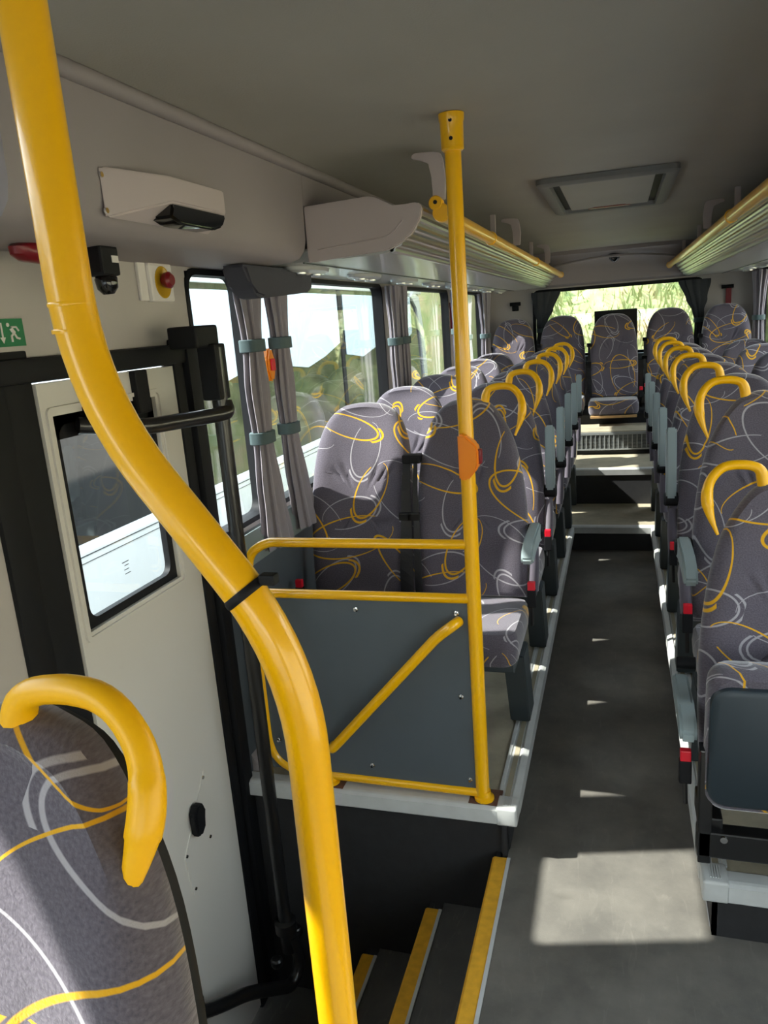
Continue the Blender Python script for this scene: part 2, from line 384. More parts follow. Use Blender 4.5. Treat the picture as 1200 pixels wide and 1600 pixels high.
# grille riser
bm = NB(); box(bm, -.33, .25, 6.40, 6.42, .43, .50); struct(link('step_riser', bm, M_kick))
bm = NB(); box(bm, XL, XR, 6.385, 6.95, .595, .62, .003); box(bm, XL, -.33, 6.385, 6.41, ZP, .60); box(bm, .25, XR, 6.385, 6.41, ZP, .60); struct(link('platform', bm, M_plat))
bm = NB()
for k in range(17):
    x = -.325+k*.57/16; box(bm, x-.0035, x+.0035, 6.372, 6.38, .475, .60)
for k in range(12):
    z = .482+k*.0095; box(bm, -.325, .245, 6.376, 6.382, z, z+.003)
box(bm, -.33, .25, 6.37, 6.384, .592, .612); box(bm, -.33, .25, 6.37, 6.384, .468, .478)
g = link('floor_vent_grille', bm, M_gateg); tag(g, 'silver slotted heater grille on the riser of the topmost rear aisle step', 'vent')
bm = NB(); box(bm, -.328, .248, 6.384, 6.388, .475, .60); link('grille_backing', bm, M_steel, g)
bm = NB(); box(bm, XL, XR, 6.98, 7.02, .62, .70); struct(link('trim_10', bm, M_dark))  # black strip standing for shade under the rear seats

# ---- side walls
TH = .05
winL = [(-1.5, .80), (2.05, 2.41), (2.50, 4.02), (4.16, 5.70), (5.84, 7.16)]
WZ0, WZ1 = .98, 1.79
doorhole = (1.28, 1.96, -.68, 1.56)
bm = NB(); wall_grid(bm, XL-TH, XL, 1.10, YB+.05, -.9, 1.86, [(a, b, WZ0, WZ1) for a, b in winL[1:]]+[doorhole]); wall_grid(bm, XL-TH, XL, YF, 1.10, -.9, 2.06, [(-1.5, .80, WZ0, 1.985)])  # front left opening unseen, raised so sun reaches the foreground seat
struct(link('wall_left', bm, M_wall))
winR = [(1.20, 2.36), (2.50, 4.02), (4.16, 5.70), (5.84, 7.20)]
bm = NB(); wall_grid(bm, XR, XR+TH, YF, YB+.05, -.1, 1.86, [(a, b, WZ0, WZ1) for a, b in winR]+[(-1.3, 1.02, .55, 1.50)])
struct(link('wall_right', bm, M_wall))
k = 0
for side, lst, xi, xo in (('l', winL, XL, XL-TH), ('r', winR, XR, XR+TH)):
    for a, b in lst:
        k += 1; WT = 1.985 if (a < 0 and side == 'l') else WZ1
        c0, c1 = sorted((xi+(.004 if side == 'l' else -.004), xo))
        bm = NB(); ring_frame(bm, 'x', c0, c1, a-.008, b+.008, WZ0-.008, WT+.008, .018, .045)
        o = struct(link('window_%d' % k, bm, M_black, smooth=True))
        xm = (xi+xo)/2; bm = NB(); box(bm, xm-.002, xm+.002, a, b, WZ0, WT); link('pane', bm, M_gwin, o)
bm = NB(); ring_frame(bm, 'x', XR-.004, XR+TH, -1.312, 1.032, .538, 1.512, .032, .045)  # unseen right front window, added low to bring in more light
o = struct(link('window_13', bm, M_black, smooth=True)); bm = NB(); box(bm, XR+.023, XR+.027, -1.3, 1.02, .55, 1.50); link('pane', bm, M_gwin, o)
# sills
bm = NB(); prism(bm, [(XL, .955), (XL+.012, .955), (XL+.04, .985-.02), (XL+.055, .93), (XL+.05, .86), (XL, .84)], 'y', 2.0, 7.15); struct(link('sill_left', bm, M_sill, smooth=True))
bm = NB(); prism(bm, [(XR, .955), (XR-.012, .955), (XR-.04, .965), (XR-.055, .93), (XR-.05, .86), (XR, .84)], 'y', 1.85, 7.35); struct(link('sill_right', bm, M_sill, smooth=True))
# lower dark side panel
bm = NB(); box(bm, XL, XL+.015, 2.03, 6.38, ZP, .85); struct(link('wall_left', bm, M_panel))
bm = NB(); box(bm, XR-.015, XR, 1.83, 6.38, ZP, .85); struct(link('wall_right', bm, M_panel))
# baseboard moulding
bm = NB(); prism(bm, [(XL+.015, ZP), (XL+.06, ZP), (XL+.03, ZP+.03), (XL+.015, ZP+.06)], 'y', 2.05, 6.38); struct(link('baseboard_left', bm, M_fascia))
bm = NB(); prism(bm, [(XR-.015, ZP), (XR-.06, ZP), (XR-.03, ZP+.03), (XR-.015, ZP+.06)], 'y', 1.86, 6.38); struct(link('baseboard_right', bm, M_fascia))
# ---- rear wall with the rear window
RW = (-.76, .70, 1.17, 1.775)
bm = NB(); wall_grid(bm, YB, YB+.05, XL, XR, .5, 2.1, [RW], axis='x'); struct(link('wall_back', bm, M_wall))
bm = NB(); ring_frame(bm, 'y', YB-.006, YB+.05, RW[0]-.012, RW[1]+.012, RW[2]-.012, RW[3]+.012, .03, .05)
o = struct(link('window_11', bm, M_black, smooth=True)); bm = NB(); box(bm, RW[0], RW[1], YB+.02, YB+.024, RW[2], RW[3]); link('pane', bm, M_gwin, o)
bm = NB(); box(bm, -.80, .74, YB-.05, YB, 1.10, 1.165, .01); struct(link('sill_back', bm, M_sill))
# curved rear ceiling header
bm = NB()
prof = [(7.14, 2.10), (7.14, 2.055), (7.20, 2.045), (7.30, 2.01), (7.38, 1.95), (7.42, 1.87), (7.44, 1.82), (7.50, 1.80), (7.50, 2.10)]
prism(bm, prof, 'x', -.74, .66); struct(link('trim_11', bm, M_fascia, smooth=True))
bm = NB(); pts = []
for i in range(13):
    t = i/12; x = -.66+1.24*t; pts.append((x, 7.33-.12*math.sin(PI*t), 1.955+.06*math.sin(PI*t)))
tube(bm, pts, .012, 8); struct(link('trim_12', bm, M_fascia, smooth=True))
# front wall + windscreen behind the photographer
bm = NB(); wall_grid(bm, YF-.05, YF, XL, XR, -.1, 2.1, [(-1.05, .97, .50, 1.50)], axis='x'); struct(link('wall_front', bm, M_wall))  # unseen opening kept low to shape the light inside
bm = NB(); ring_frame(bm, 'y', YF-.05, YF+.006, -1.06, .98, .49, 1.51, .03, .05)
o = struct(link('window_12', bm, M_black, smooth=True)); bm = NB(); box(bm, -1.05, .97, YF-.03, YF-.026, .50, 1.50); link('pane', bm, M_gwin, o)

# ---- ceiling: shallow vault
XC = -.04
def ceil_prof(side_from, lo):
    pts = []
    for i in range(17):
        t = -1+i/8; x = XC+t*.86; z = 2.088-.018*abs(t)**3; pts.append((x, z))
    return pts
up = ceil_prof(0, 0)
bm = NB(); outer = [(XR, 2.16), (XL, 2.16)]
polyf = [(XL, 2.03), (XL+.14, 2.05)] + up + [(XR-.14, 2.03), (XR-.05, 1.95), (XR, 1.86)] + outer  # front section unseen, edge cut back to let sun onto the near seat
poly = [(XL, 1.86), (XL+.05, 1.95), (XL+.14, 2.03)] + up + [(XR-.14, 2.03), (XR-.05, 1.95), (XR, 1.86)] + outer
prism(bm, poly, 'y', 1.10, YB); prism(bm, polyf, 'y', YF, 1.10); struct(link('ceiling', bm, M_ceil, smooth=True))
# bead moulding along the left and right ceiling corners
for nm, x in (('trim_13', -.895), ('trim_14', .815)):
    bm = NB(); tube(bm, [(x, YF+.05, 2.058), (x, YB-.3, 2.058)], .016, 12); struct(link(nm, bm, M_fascia, smooth=True))
# header box above the door (fascia + soffit)
def duct(nm, s, y0, y1):
    X = lambda v: v if s < 0 else 2*XC-v
    bm = NB()
    prism(bm, [(X(-.900), 2.055), (X(-.905), 1.86), (X(-.912), 1.83), (X(-.93), 1.808), (X(-.96), 1.800), (X(-1.10), 1.796), (X(-1.2), 1.80), (X(-1.2), 1.86), (X(-1.1), 2.0), (X(-1.0), 2.055)], 'y', y0, y1)
    return struct(link(nm, bm, M_fascia, smooth=True))
duct('trim_15', -1, 1.06, 2.275)
duct('trim_16', 1, YF+.02, .60)
for nm, xa, xb, ya in (('trim_18', -1.19, -.900, 2.275), ('trim_19', .820, 1.11, .60)):
    bm = NB(); box(bm, xa, xb, ya, 7.40, 1.955, 2.055, .004); struct(link(nm, bm, M_fascia))

# ============================================================ LUGGAGE RACKS
def rack(s, y0, y1, label, tlabel):
    X = lambda v: v if s < 0 else 2*XC-v
    root = thing('luggage_rack', label, 'luggage rack', (0, 0, 0), 'overhead luggage racks')
    bm = NB(); prism(bm, [(X(-1.185), 1.845), (X(-1.185), 1.80), (X(-.70), 1.798), (X(-.64), 1.803), (X(-.635), 1.815), (X(-.64), 1.83)], 'y', y0+.02, y1)
    link('shelf', bm, M_rackun, root, True)
    # ribbed aluminium edge extrusion
    bm = NB(); n = 22; P = []
    for i in range(n+1):
        t = i/n; a = t*1.15; x = -.648+.10*math.sin(a)/math.sin(1.15); z = 1.800+.118*t**1.25
        rib = .0035*(1 if (i % 4) in (1, 2) else -0.4)
        P.append((X(x+rib), z-rib*.6))
    P += [(X(-.548), 1.926), (X(-.556), 1.930), (X(-.566), 1.918), (X(-.60), 1.86), (X(-.65), 1.82)]
    prism(bm, P, 'y', y0+.02, y1); link('edge_profile', bm, M_alu, root)
    # end cap at the front end
    P = [(X(-.905), 1.955), (X(-.70), 1.962), (X(-.675), 1.955), (X(-.628), 1.925), (X(-.565), 1.930), (X(-.548), 1.926), (X(-.541), 1.912), (X(-.548), 1.885), (X(-.572), 1.85), (X(-.61), 1.824), (X(-.65), 1.808), (X(-.905), 1.794)]
    bm = NB(); prism(bm, P, 'y', y0, y0+.022, .003); e = link('end_cap', bm, M_rack, root)
    bm = NB(); tube(bm, fillet([(X(-.87), y0-.001, 1.828), (X(-.64), y0-.001, 1.845), (X(-.60), y0-.001, 1.885)], .03), .0022, 6); link('moulded_line', bm, M_rack, e)
    # slim divider brackets standing on the shelf
    for yb in (3.95, 5.7, 7.0):
        bm = NB(); box(bm, *sorted((X(-.60), X(-.575))), yb, yb+.018, 1.86, 2.07, .003); link('upright', bm, M_rack, root)
    # panel seams + oval air vents with reading lights beneath
    yv = y0+.15; i = 0
    while yv < y1-.35:
        bm = NB(); ring = []
        for q, (rx, ry, dz) in enumerate(((.060, .155, 0), (.056, .150, -.010), (.040, .130, -.016), (.0, .0, -.016))):
            ring.append([(X(-1.02)+max(rx, .001)*math.cos(2*PI*k_/28), yv+.12+max(ry, .001)*math.sin(2*PI*k_/28), 1.799+dz) for k_ in range(28)])
        loft(bm, ring); v = link('service_panel', bm, M_rackun, root, True)
        for dy in (.05, .19):
            bm = NB(); lathe(bm, (X(-1.02), yv+dy, 1.784), (0, 0, -1), [(0, .024), (.006, .023), (.009, .016), (.006, .012)], 18); link('air_nozzle', bm, M_alu, v, True)
        bm = NB(); lathe(bm, (X(-1.02), yv+.12, 1.784), (0, 0, -1), [(0, .016), (.004, .015), (.006, .008)], 16); link('reading_lamp', bm, M_white, v, True)
        yv += .643; i += 1
    bm = NB(); box(bm, *sorted((X(-.93), X(-.926))), y0+.02, y1, 1.795, 1.799); link('panel_seam', bm, M_steel, root)
    # yellow tube
    xt = X(-.50); zt = 1.902; ys = y0+.07
    t = thing('handrail', tlabel, 'handrail', (xt, ys, zt), 'overhead yellow grab rails')
    bm = NB(); tube(bm, [(0, 0, 0), (0, y1-ys-.06, 0)], .0225, 18); link('tube', bm, M_yel, t, True)
    for yy in (-.003, .93, 2.75, y1-ys-.08):
        bm = NB(); lathe(bm, (0, yy, 0), (0, 1, 0), [(0, .0245), (.006, .027), (.02, .027), (.026, .0245)], 18); link('collar', bm, M_yel, t, True)
    bm = NB(); lathe(bm, (X(-.515)-xt, -.005, .028), (0, 1, 0), [(0, .018), (.004, .021), (.03, .021), (.034, .018)], 18); c = link('clamp', bm, M_yelg, t, True)
    bm = NB(); lathe(bm, (X(-.515)-xt, -.0065, .030), (0, 1, 0), [(0, .006), (.003, .006)], 12); link('screw', bm, M_dark, c)
    for yy in (.004, 1.85, 3.7):
        sx_ = -1 if s < 0 else 1
        a = [(.012, .036), (.016, .10), (.010, .150), (.004, .164), (-.016, .169), (-.070, .172), (-.082, .165), (-.080, .156), (-.045, .148), (-.030, .140), (-.022, .10), (-.024, .036)]
        bm = NB(); prism(bm, [(sgn_*(-sx_), z_) for sgn_, z_ in a], 'y', yy, yy+.018, .002); link('ceiling_bracket', bm, M_rack, t)
    return root
rack(-1, 2.28, 7.42, 'grey overhead rack on the left side with blunt end cap facing the camera', 'yellow overhead rail in front of the left luggage rack')
rack(1, .60, 7.42, 'grey overhead rack on the right side, cut by the photo edge', 'yellow overhead rail in front of the right luggage rack')

# ============================================================ SEATS
def back_outline(side, W=.405, H=.705):
    """half-asymmetric outline, u across, v up. side=+1: aisle at +u, -1: aisle at -u, 0 symmetric"""
    L_ = [(-.200, 0), (-.203, .14), (-.202, .30), (-.196, .43), (-.184, .53), (-.164, .605), (-.130, .662), (-.085, .693), (-.035, .703), (0, .705)]
    if side == 0: R_ = [(-u, v) for u, v in L_[:-1]][::-1]
    else: R_ = [(.200, 0), (.204, .14), (.203, .27), (.194, .37), (.177, .47), (.150, .56), (.112, .628), (.068, .680), (.024, .700)][::-1]
    pts = L_+R_
    if side < 0: pts = [(-u, v) for u, v in pts][::-1]
    # resample smoothly
    out = []; n = len(pts)
    for i in range(n-1):
        p0, p1, p2, p3 = pts[max(i-1, 0)], pts[i], pts[i+1], pts[min(i+2, n-1)]
        for k in range(4):
            t = k/4
            f = lambda a, b_, c, d: .5*((2*b_)+(-a+c)*t+(2*a-5*b_+4*c-d)*t*t+(-a+3*b_-3*c+d)*t**3)
            out.append((f(p0[0], p1[0], p2[0], p3[0]), f(p0[1], p1[1], p2[1], p3[1])))
    out.append(pts[-1]); 
    # bottom edge
    a, b_ = out[-1], out[0]
    for k in range(1, 6): out.append((a[0]+(b_[0]-a[0])*k/6, a[1]+(b_[1]-a[1])*k/6))
    return out
def yback(v):           # recline curve of the front face
    return .01+.17*(v/.7)-.035*math.sin(PI*min(max(v/.7, 0), 1))
def set_uv(bm, fn):
    uvl = bm.loops.layers.uv.new('UVMap')
    for f in bm.faces:
        for l in f.loops: l[uvl].uv = fn(l.vert.co)
def seat_back(side, z0):
    out = back_outline(side); c = Vector((0, .33))
    bm = NB(); rings = []
    # front rings from rim to centre; depth profile: pillow + side bolsters
    def P(s, dy):
        r = []
        for u, v in out:
            uu, vv = u*s, c.y+(v-c.y)*(1-(1-s)*1.0)
            bol = .018*(1-min(1, abs(uu)/.13)**2) if s < .95 else 0
            seam = 0
            for sv in (.27, .45):
                if abs(uu) < .125: seam += .012*math.exp(-((vv-sv)/.008)**2)
            r.append((uu, yback(vv)+dy+bol+seam, z0+vv))
        return r
    rings.append(P(.955, .062)); rings.append(P(.985, .055)); rings.append(P(1.0, .034)); rings.append(P(.992, .015)); rings.append(P(.965, .003)); rings.append(P(.92, -.005)); rings.append(P(.84, -.010)); rings.append(P(.74, -.011)); rings.append(P(.62, -.010))
    R = [[bm.verts.new(p) for p in r] for r in rings]; n = len(R[0])
    for i in range(len(R)-1):
        for k in range(n): bm.faces.new((R[i][k], R[i][(k+1) % n], R[i+1][(k+1) % n], R[i+1][k]))
    # fill centre by grid rings
    prev = R[-1]
    for s in (.5, .38, .27, .17, .08):
        nr = [bm.verts.new(p) for p in P(s, -.010)]
        for k in range(n): bm.faces.new((prev[k], prev[(k+1) % n], nr[(k+1) % n], nr[k]))
        prev = nr
    bm.faces.new(prev); bm.faces.new(R[0][::-1])
    set_uv(bm, lambda co: (co.x+.35*co.y, co.z+.3*co.y))
    return bm
def shell_back(side, z0):
    out = back_outline(side); bm = NB()
    def P(s, dy): return [(u*s, yback(.33+(v-.33)*s)+dy, z0+.33+(v-.33)*s) for u, v in out]
    loft(bm, [P(.955, .048), P(.965, .064), P(.955, .074), P(.92, .079)])
    return bm
def cushion(z0, depth=.345):
    """rounded squab, top at z0, front edge at y=-depth"""
    bm = NB(); rings = []
    prof = [(-.105, .94), (-.09, .985), (-.05, 1.0), (-.018, .985), (-.004, .95), (0, .88), (.0, .7), (-.004, .45), (-.006, .15)]
    def outline(s):
        r = []; hx, y0, y1 = .203*s, -depth, .05; cy = (y0+y1)/2; hy = (y1-y0)/2*s; rad = .05*s
        for cx_, cy_, q in ((hx-rad, cy+hy-rad, 0), (-hx+rad, cy+hy-rad, 1), (-hx+rad, cy-hy+rad, 2), (hx-rad, cy-hy+rad, 3)):
            for k_ in range(7):
                t = (q+k_/6)*PI/2; r.append((cx_+rad*math.cos(t), cy_+rad*math.sin(t)))
        return r
    for dz, s in prof:
        rings.append([(x, y, z0+dz+(.012*((-y)/depth) if dz > -.06 else .0)) for x, y in outline(s)])
    loft(bm, rings); set_uv(bm, lambda co: (co.x+.2*co.z, co.y+co.z)); return bm

ZC = .44       # squab top above platform
def make_seat(side, aisle=True):
    """side: +1 left block (aisle at +x), -1 right block (aisle at -x), 0 rear row"""
    t = bpy.data.objects.new('passenger_chair', None); COL.objects.link(t); t.empty_display_size = .05
    b = link('backrest', seat_back(side if aisle else 0, ZC), M_fabA, t, True)
    link('back_shell', shell_back(side if aisle else 0, ZC), M_black, b, True)
    link('seat_cushion', cushion(ZC), M_fabA, t, True)
    bm = NB(); box(bm, -.19, .19, -.31, .06, ZC-.135, ZC-.10, .006); link('seat_base', bm, M_steel, t)
    s = side if side else 1
    if aisle and side:
        # slanted leg plate on the aisle side
        bm = NB(); x0, x1 = sorted((s*.135, s*.205))
        prism(bm, [(-.20, ZC-.125), (-.07, ZC-.125), (.065, 0.002), (-.075, 0.002)], 'x', x0, x1, .004)
        link('leg', bm, M_steel, t)
    elif side:
        bm = NB(); x0, x1 = sorted((-s*.17, -s*.245)); box(bm, x0, x1, -.20, -.02, ZC-.135, ZC-.09); link('wall_bracket', bm, M_steel, t)
    return t
def grab_handle(t, side, z0=ZC):
    s = side
    pts = [(s*.156, .150, z0+.570), (s*.174, .163, z0+.615), (s*.183, .180, z0+.660), (s*.176, .195, z0+.702), (s*.145, .203, z0+.740), (s*.095, .206, z0+.744), (s*.052, .206, z0+.734), (s*.036, .206, z0+.650)]
    pts = fillet(pts, .045, 5)
    bm = NB(); n = len(pts); rs = [.004+.0085*min(1, (i/7)**.7)+.003*math.exp(-((i-9)/5)**2) if i < n//2 else .0125+.004*max(0, 1-(n-1-i)/5) for i in range(n)]
    tube(bm, pts, .0125, 12, rs=rs); return link('grab_handle', bm, M_yelg, t, True)
def armrest(t, side, up):
    s = side; x = s*.228
    bm = NB()
    if up: P = [(.055, .22), (.035, .30), (.065, .50), (.082, .52), (.105, .515), (.115, .49), (.100, .30), (.090, .215)]
    else: P = [(.10, .255), (.06, .272), (-.12, .268), (-.20, .250), (-.225, .225), (-.215, .205), (-.18, .20), (-.10, .222), (.02, .218), (.09, .19)]
    prism(bm, [(y, ZC+z) for y, z in P], 'x', x-.019, x+.019, .006); a = link('armrest', bm, M_arm, t, True)
    bm = NB(); lathe(bm, (x-s*.03, .075, ZC+.235), (s, 0, 0), [(0, .028), (.05, .028), (.056, .022)], 16); link('pivot', bm, M_black, a, True)
    bm = NB(); tube(bm, fillet([(x-s*.008, .06, ZC+.20), (x-s*.004, .035, ZC+.12), (x-s*.008, .02, ZC+.03)], .03), .018, 10); link('hinge_cover', bm, M_fabA, a, True)
def buckle(t, x, y, z):
    bm = NB(); box(bm, x-.013, x+.013, y-.010, y+.010, z+.03, z+.062, .003); b = link('belt_buckle', bm, M_red, t)
    bm = NB(); box(bm, x-.015, x+.015, y-.012, y+.012, z-.03, z+.034, .004); link('buckle_housing', bm, M_black, b)
    bm = NB(); tube(bm, [(x, y+.002, z-.028), (x*.98, y+.03, z-.11)], .006, 8); link('stalk', bm, M_strap, b)
def belt(t, xt, xb, yt, zt, wide=.045):
    """lap-and-shoulder strap down the edge of a backrest"""
    root = None
    pts = []
    for i in range(15):
        q = i/14; z = zt*(1-q)+(ZC+.01)*q; v = z-ZC
        pts.append((xt*(1-q)+xb*q, yback(max(v, 0))-.022-.006*math.sin(q*9), z))
    bm = NB(); L_ = []
    for i, (x, y, z) in enumerate(pts):
        q = i/14; h = wide/2*(.55+.6*q); tw = .35*math.sin(q*4)
        L_.append([bm.verts.new((x-h*math.cos(tw), y-h*math.sin(tw)-.002, z)), bm.verts.new((x+h*math.cos(tw), y+h*math.sin(tw)-.002, z)), bm.verts.new((x+h*math.cos(tw), y+h*math.sin(tw)+.002, z)), bm.verts.new((x-h*math.cos(tw), y-h*math.sin(tw)+.002, z))])
    for i in range(len(L_)-1):
        for k in range(4): bm.faces.new((L_[i][k], L_[i][(k+1) % 4], L_[i+1][(k+1) % 4], L_[i+1][k]))
    bm.faces.new(L_[0]); bm.faces.new(L_[-1][::-1])
    b = link('seat_belt', bm, M_strap, t)
    bm = NB(); box(bm, xt-.018, xt+.018, yback(zt-ZC)-.03, yback(zt-ZC)+.02, zt-.012, zt+.02, .005); link('belt_guide', bm, M_black, b)
    z = ZC+.29; bm = NB(); box(bm, xt-.026, xt+.020, yback(.29)-.038, yback(.29)-.02, z, z+.028, .003); link('latch_plate', bm, M_blackm, b)

# prototypes
seatLA = make_seat(1, True); grab_handle(seatLA, 1); armrest(seatLA, 1, True)
seatLAd = make_seat(1, True); grab_handle(seatLAd, 1); armrest(seatLAd, 1, False); buckle(seatLAd, .222, -.06, ZC+.03); belt(seatLAd, -.200, -.192, 0, ZC+.50, .026)
seatLW = make_seat(1, False); belt(seatLW, .188, .182, 0, ZC+.50, .048); buckle(seatLW, -.21, -.10, ZC+.03)
seatRA = make_seat(-1, True); grab_handle(seatRA, -1); armrest(seatRA, -1, True)
seatRAd = make_seat(-1, True); grab_handle(seatRAd, -1); armrest(seatRAd, -1, False); buckle(seatRAd, -.222, -.06, ZC+.03)
seatRW = make_seat(-1, False); belt(seatRW, -.205, -.200, 0, ZC+.50, .04)
used = set()
def place(proto, x, y, z, label, group=None):
    o = proto if proto.name not in used else copy_tree(proto)
    used.add(proto.name); o.location = (x, y, z); tag(o, label, 'seat', group); return o
XLA, XLW = EL-.217, EL-.217-.420
XRA, XRW = ER+.217, ER+.217+.420
YL = [2.585+.643*k for k in range(6)]
YR = [2.42+.64*k for k in range(6)]
ordn = ['first', 'second', 'third', 'fourth', 'fifth', 'sixth']
gl = 'grey and yellow patterned seats left of the aisle'; gr_ = 'grey and yellow patterned seats right of the aisle'
for k in range(6):
    place(seatLAd if k == 0 else seatLA, XLA, YL[k], ZP,
          'patterned seat right behind the yellow post, armrest down, first row left of the aisle' if k == 0 else 'patterned aisle seat with yellow handle and raised armrest, %s row left of the aisle' % ordn[k], gl)
    place(seatLW, XLW, YL[k], ZP, 'sunlit patterned window seat beside the curtain, behind the grey partition' if k == 0 else 'patterned window seat without handle, %s row on the left side' % ordn[k], gl)
buckle_rows = []
for k in range(6):
    place(seatRAd if k == 0 else seatRA, XRA, YR[k], ZP,
          'dark patterned seat with lowered armrest just behind the tip-up seat' if k == 0 else 'dark patterned aisle seat with yellow handle, %s row behind the tip-up seat, right side' % ordn[k], gr_)
    place(seatRW, XRW, YR[k], ZP, 'dark patterned window seat, %s row behind the tip-up seat, right side' % ordn[k], gr_)
for o in list(COL.objects):
    lb = o.get('label', '')
    if 'raised armrest, second row' in lb: buckle(o, .222, -.04, ZC+.03)
    if 'second row behind the tip-up seat' in lb and 'aisle' in lb: buckle(o, -.222, -.04, ZC+.03)
# foreground seat, in front of the door on the left
fg = make_seat(1, True); gh = grab_handle(fg, 1); gh.location = (-.046, 0, -.012)
fg.name = 'passenger_chair'
place(fg, XLA+.024, .262, ZP-.006, 'large blurred patterned seat with thick yellow handle in the bottom left corner', gl)

# rear row of five
rear = make_seat(0, False)
for i, (x, y, lab) in enumerate(((-.93, 7.10, 'leftmost of the five rear seats, below the small black wall camera'), (-.49, 7.10, 'second from left of the five rear seats, in front of the window'),
                       (-.045, 6.98, 'middle rear seat facing down the aisle, in front of the black box'), (.42, 7.10, 'fourth from left of the five rear seats, beside the right rear curtain'),
                       (.87, 7.10, 'rightmost of the five rear seats, below the red wall bracket'))):
    o = rear if i == 0 else copy_tree(rear)
    o.location = (x, y, .40 if i != 2 else .385); tag(o, lab, 'seat', 'rear bench row seats')
    if i == 2:
        bm = NB(); box(bm, -.185, .185, -.345, .02, ZC-.135, ZC-.115, .002); link('plywood_base', bm, M_wood, o)
        buckle(o, .225, -.1, ZC+.03)
    if i == 3: buckle(o, -.2, -.12, ZC+.03)
    belt(o, -.205, -.2, 0, ZC+.45, .035)
bm = NB(); box(bm, XL, XR, 6.80, 7.49, .62, .70); struct(link('trim_17', bm, M_dark))  # black slab painted for the shaded recess below the rear seats
bm = NB(); box(bm, -.21, .155, 7.30, 7.42, .70, 1.56, .008); bx_ = link('equipment_box', bm, M_dark); tag(bx_, 'black flat box standing behind the middle rear seat against the window', 'box')
bm = NB(); tube(bm, fillet([(.165, 7.36, 1.54), (.18, 7.36, 1.52), (.178, 7.36, 1.36)], .02), .003, 6); link('cable', bm, M_black, bx_)

# tip-up seat on the right, nearest the camera
def jump_seat():
    t = thing('tip_up_chair', 'tip-up seat with raised squab showing its blue-grey underside, right foreground', 'seat', (0, 0, 0))
    Z0 = .33
    side = -1
    b = link('backrest', seat_back(-1, Z0), M_fabA, t, True); link('back_shell', shell_back(-1, Z0), M_blackm, b, True)
    # tipped squab: cushion shape rotated up in front of the back
    bm = NB(); 
    def ring(s, y):
        r = []; hx, hz, rad = .185*s, .195*s, .05*s
        for cx_, cz_, q in ((hx-rad, hz-rad, 0), (-hx+rad, hz-rad, 1), (-hx+rad, -hz+rad, 2), (hx-rad, -hz+rad, 3)):
            for k_ in range(7):
                a = (q+k_/6)*PI/2; r.append((cx_+rad*math.cos(a), y-.10*(cz_+rad*math.sin(a)), cz_+rad*math.sin(a)))
        return r
    loft(bm, [ring(.93, .0), ring(1.0, .015), ring(1.02, .05), ring(.99, .085), ring(.9, .10)])
    set_uv(bm, lambda co: (co.x+co.y*.7, co.z+co.y)); c = link('seat_cushion', bm, M_fabA, t, True, (-.012, -.13, .455))
    bm = NB(); loft(bm, [ring(.90, -.012), ring(.94, -.006), ring(.95, .010)]); [setattr(v.co, 'z', v.co.z*.90) for v in bm.verts]; link('squab_underside', bm, M_shell, t, True, (-.020, -.135, .452))
    # frame
    bm = NB(); box(bm, -.212, .34, -.10, -.055, .118, .192, .005); box(bm, -.210, -.178, -.10, -.055, .10, .42, .004); box(bm, -.205, -.15, -.08, .06, .16, .22, .005); link('frame', bm, M_blackm, t)
    bm = NB(); box(bm, .30, .34, -.10, -.055, .06, .40, .004); link('leg', bm, M_blackm, t)
    bm = NB(); lathe(bm, (-.150, -.102, .178), (0, -1, 0), [(0, .010), (.004, .009)], 12); link('bolt', bm, M_chrome, t)
    bm = NB(); prism(bm, [(.20, .40), (.17, .425), (-.02, .432), (-.09, .428), (-.12, .405), (-.115, .375), (-.09, .37), (-.02, .39), (.16, .375)], 'x', -.256, -.216, .007); a = link('armrest', bm, M_arm, t, True, (0, .03, .055))
    bm = NB(); lathe(bm, (-.245, .19, .448), (1, 0, 0), [(0, .016), (.03, .018), (.05, .018)], 14); link('pivot', bm, M_black, a, True)
    buckle(t, -.240, -.06, .335)
    grab_handle(t, -1, Z0)
    return t
js = jump_seat(); js.location = (.40, 1.91, ZP-.06)

# ============================================================ YELLOW POSTS AND PARTITION
# crank-shaped post in the foreground
t = thing('grab_post', 'thick yellow post with a double bend running from ceiling to floor at the left', 'pole', (-.285, .60, 0))
bm = NB()
P = fillet([(-.183, 0, 2.085), (-.183, 0, 1.555), (.0, 0, 1.305), (.0, 0, .02)], .10, 10)
tube(bm, P, .0205, 24); pt = link('tube', bm, M_yel, t, True)
bm = NB(); lathe(bm, (0, 0, 0), (0, 0, 1), [(0, .045), (.008, .045), (.012, .026), (.03, .023)], 24); link('base_flange', bm, M_yel, t, True)
for zz in (1.635, 1.612):
    bm = NB(); lathe(bm, (-.183, 0, zz), (0, 0, 1), [(0, .0206), (.002, .0212), (.004, .0206)], 24); link('weld_bead', bm, M_yel, t, True)
A = Vector((-.183, 0, 1.555)); B = Vector((0, 0, 1.305)); q = A.lerp(B, .745)
bm = NB(); lathe(bm, q, (B-A), [(-.003, .0212), (0, .0225), (.004, .0225), (.006, .0212)], 24); ct = link('cable_tie', bm, M_black, t, True)
bm = NB(); box(bm, q.x+.018, q.x+.034, -.006, .006, q.z+.008, q.z+.018, .002); link('tie_head', bm, M_black, ct)

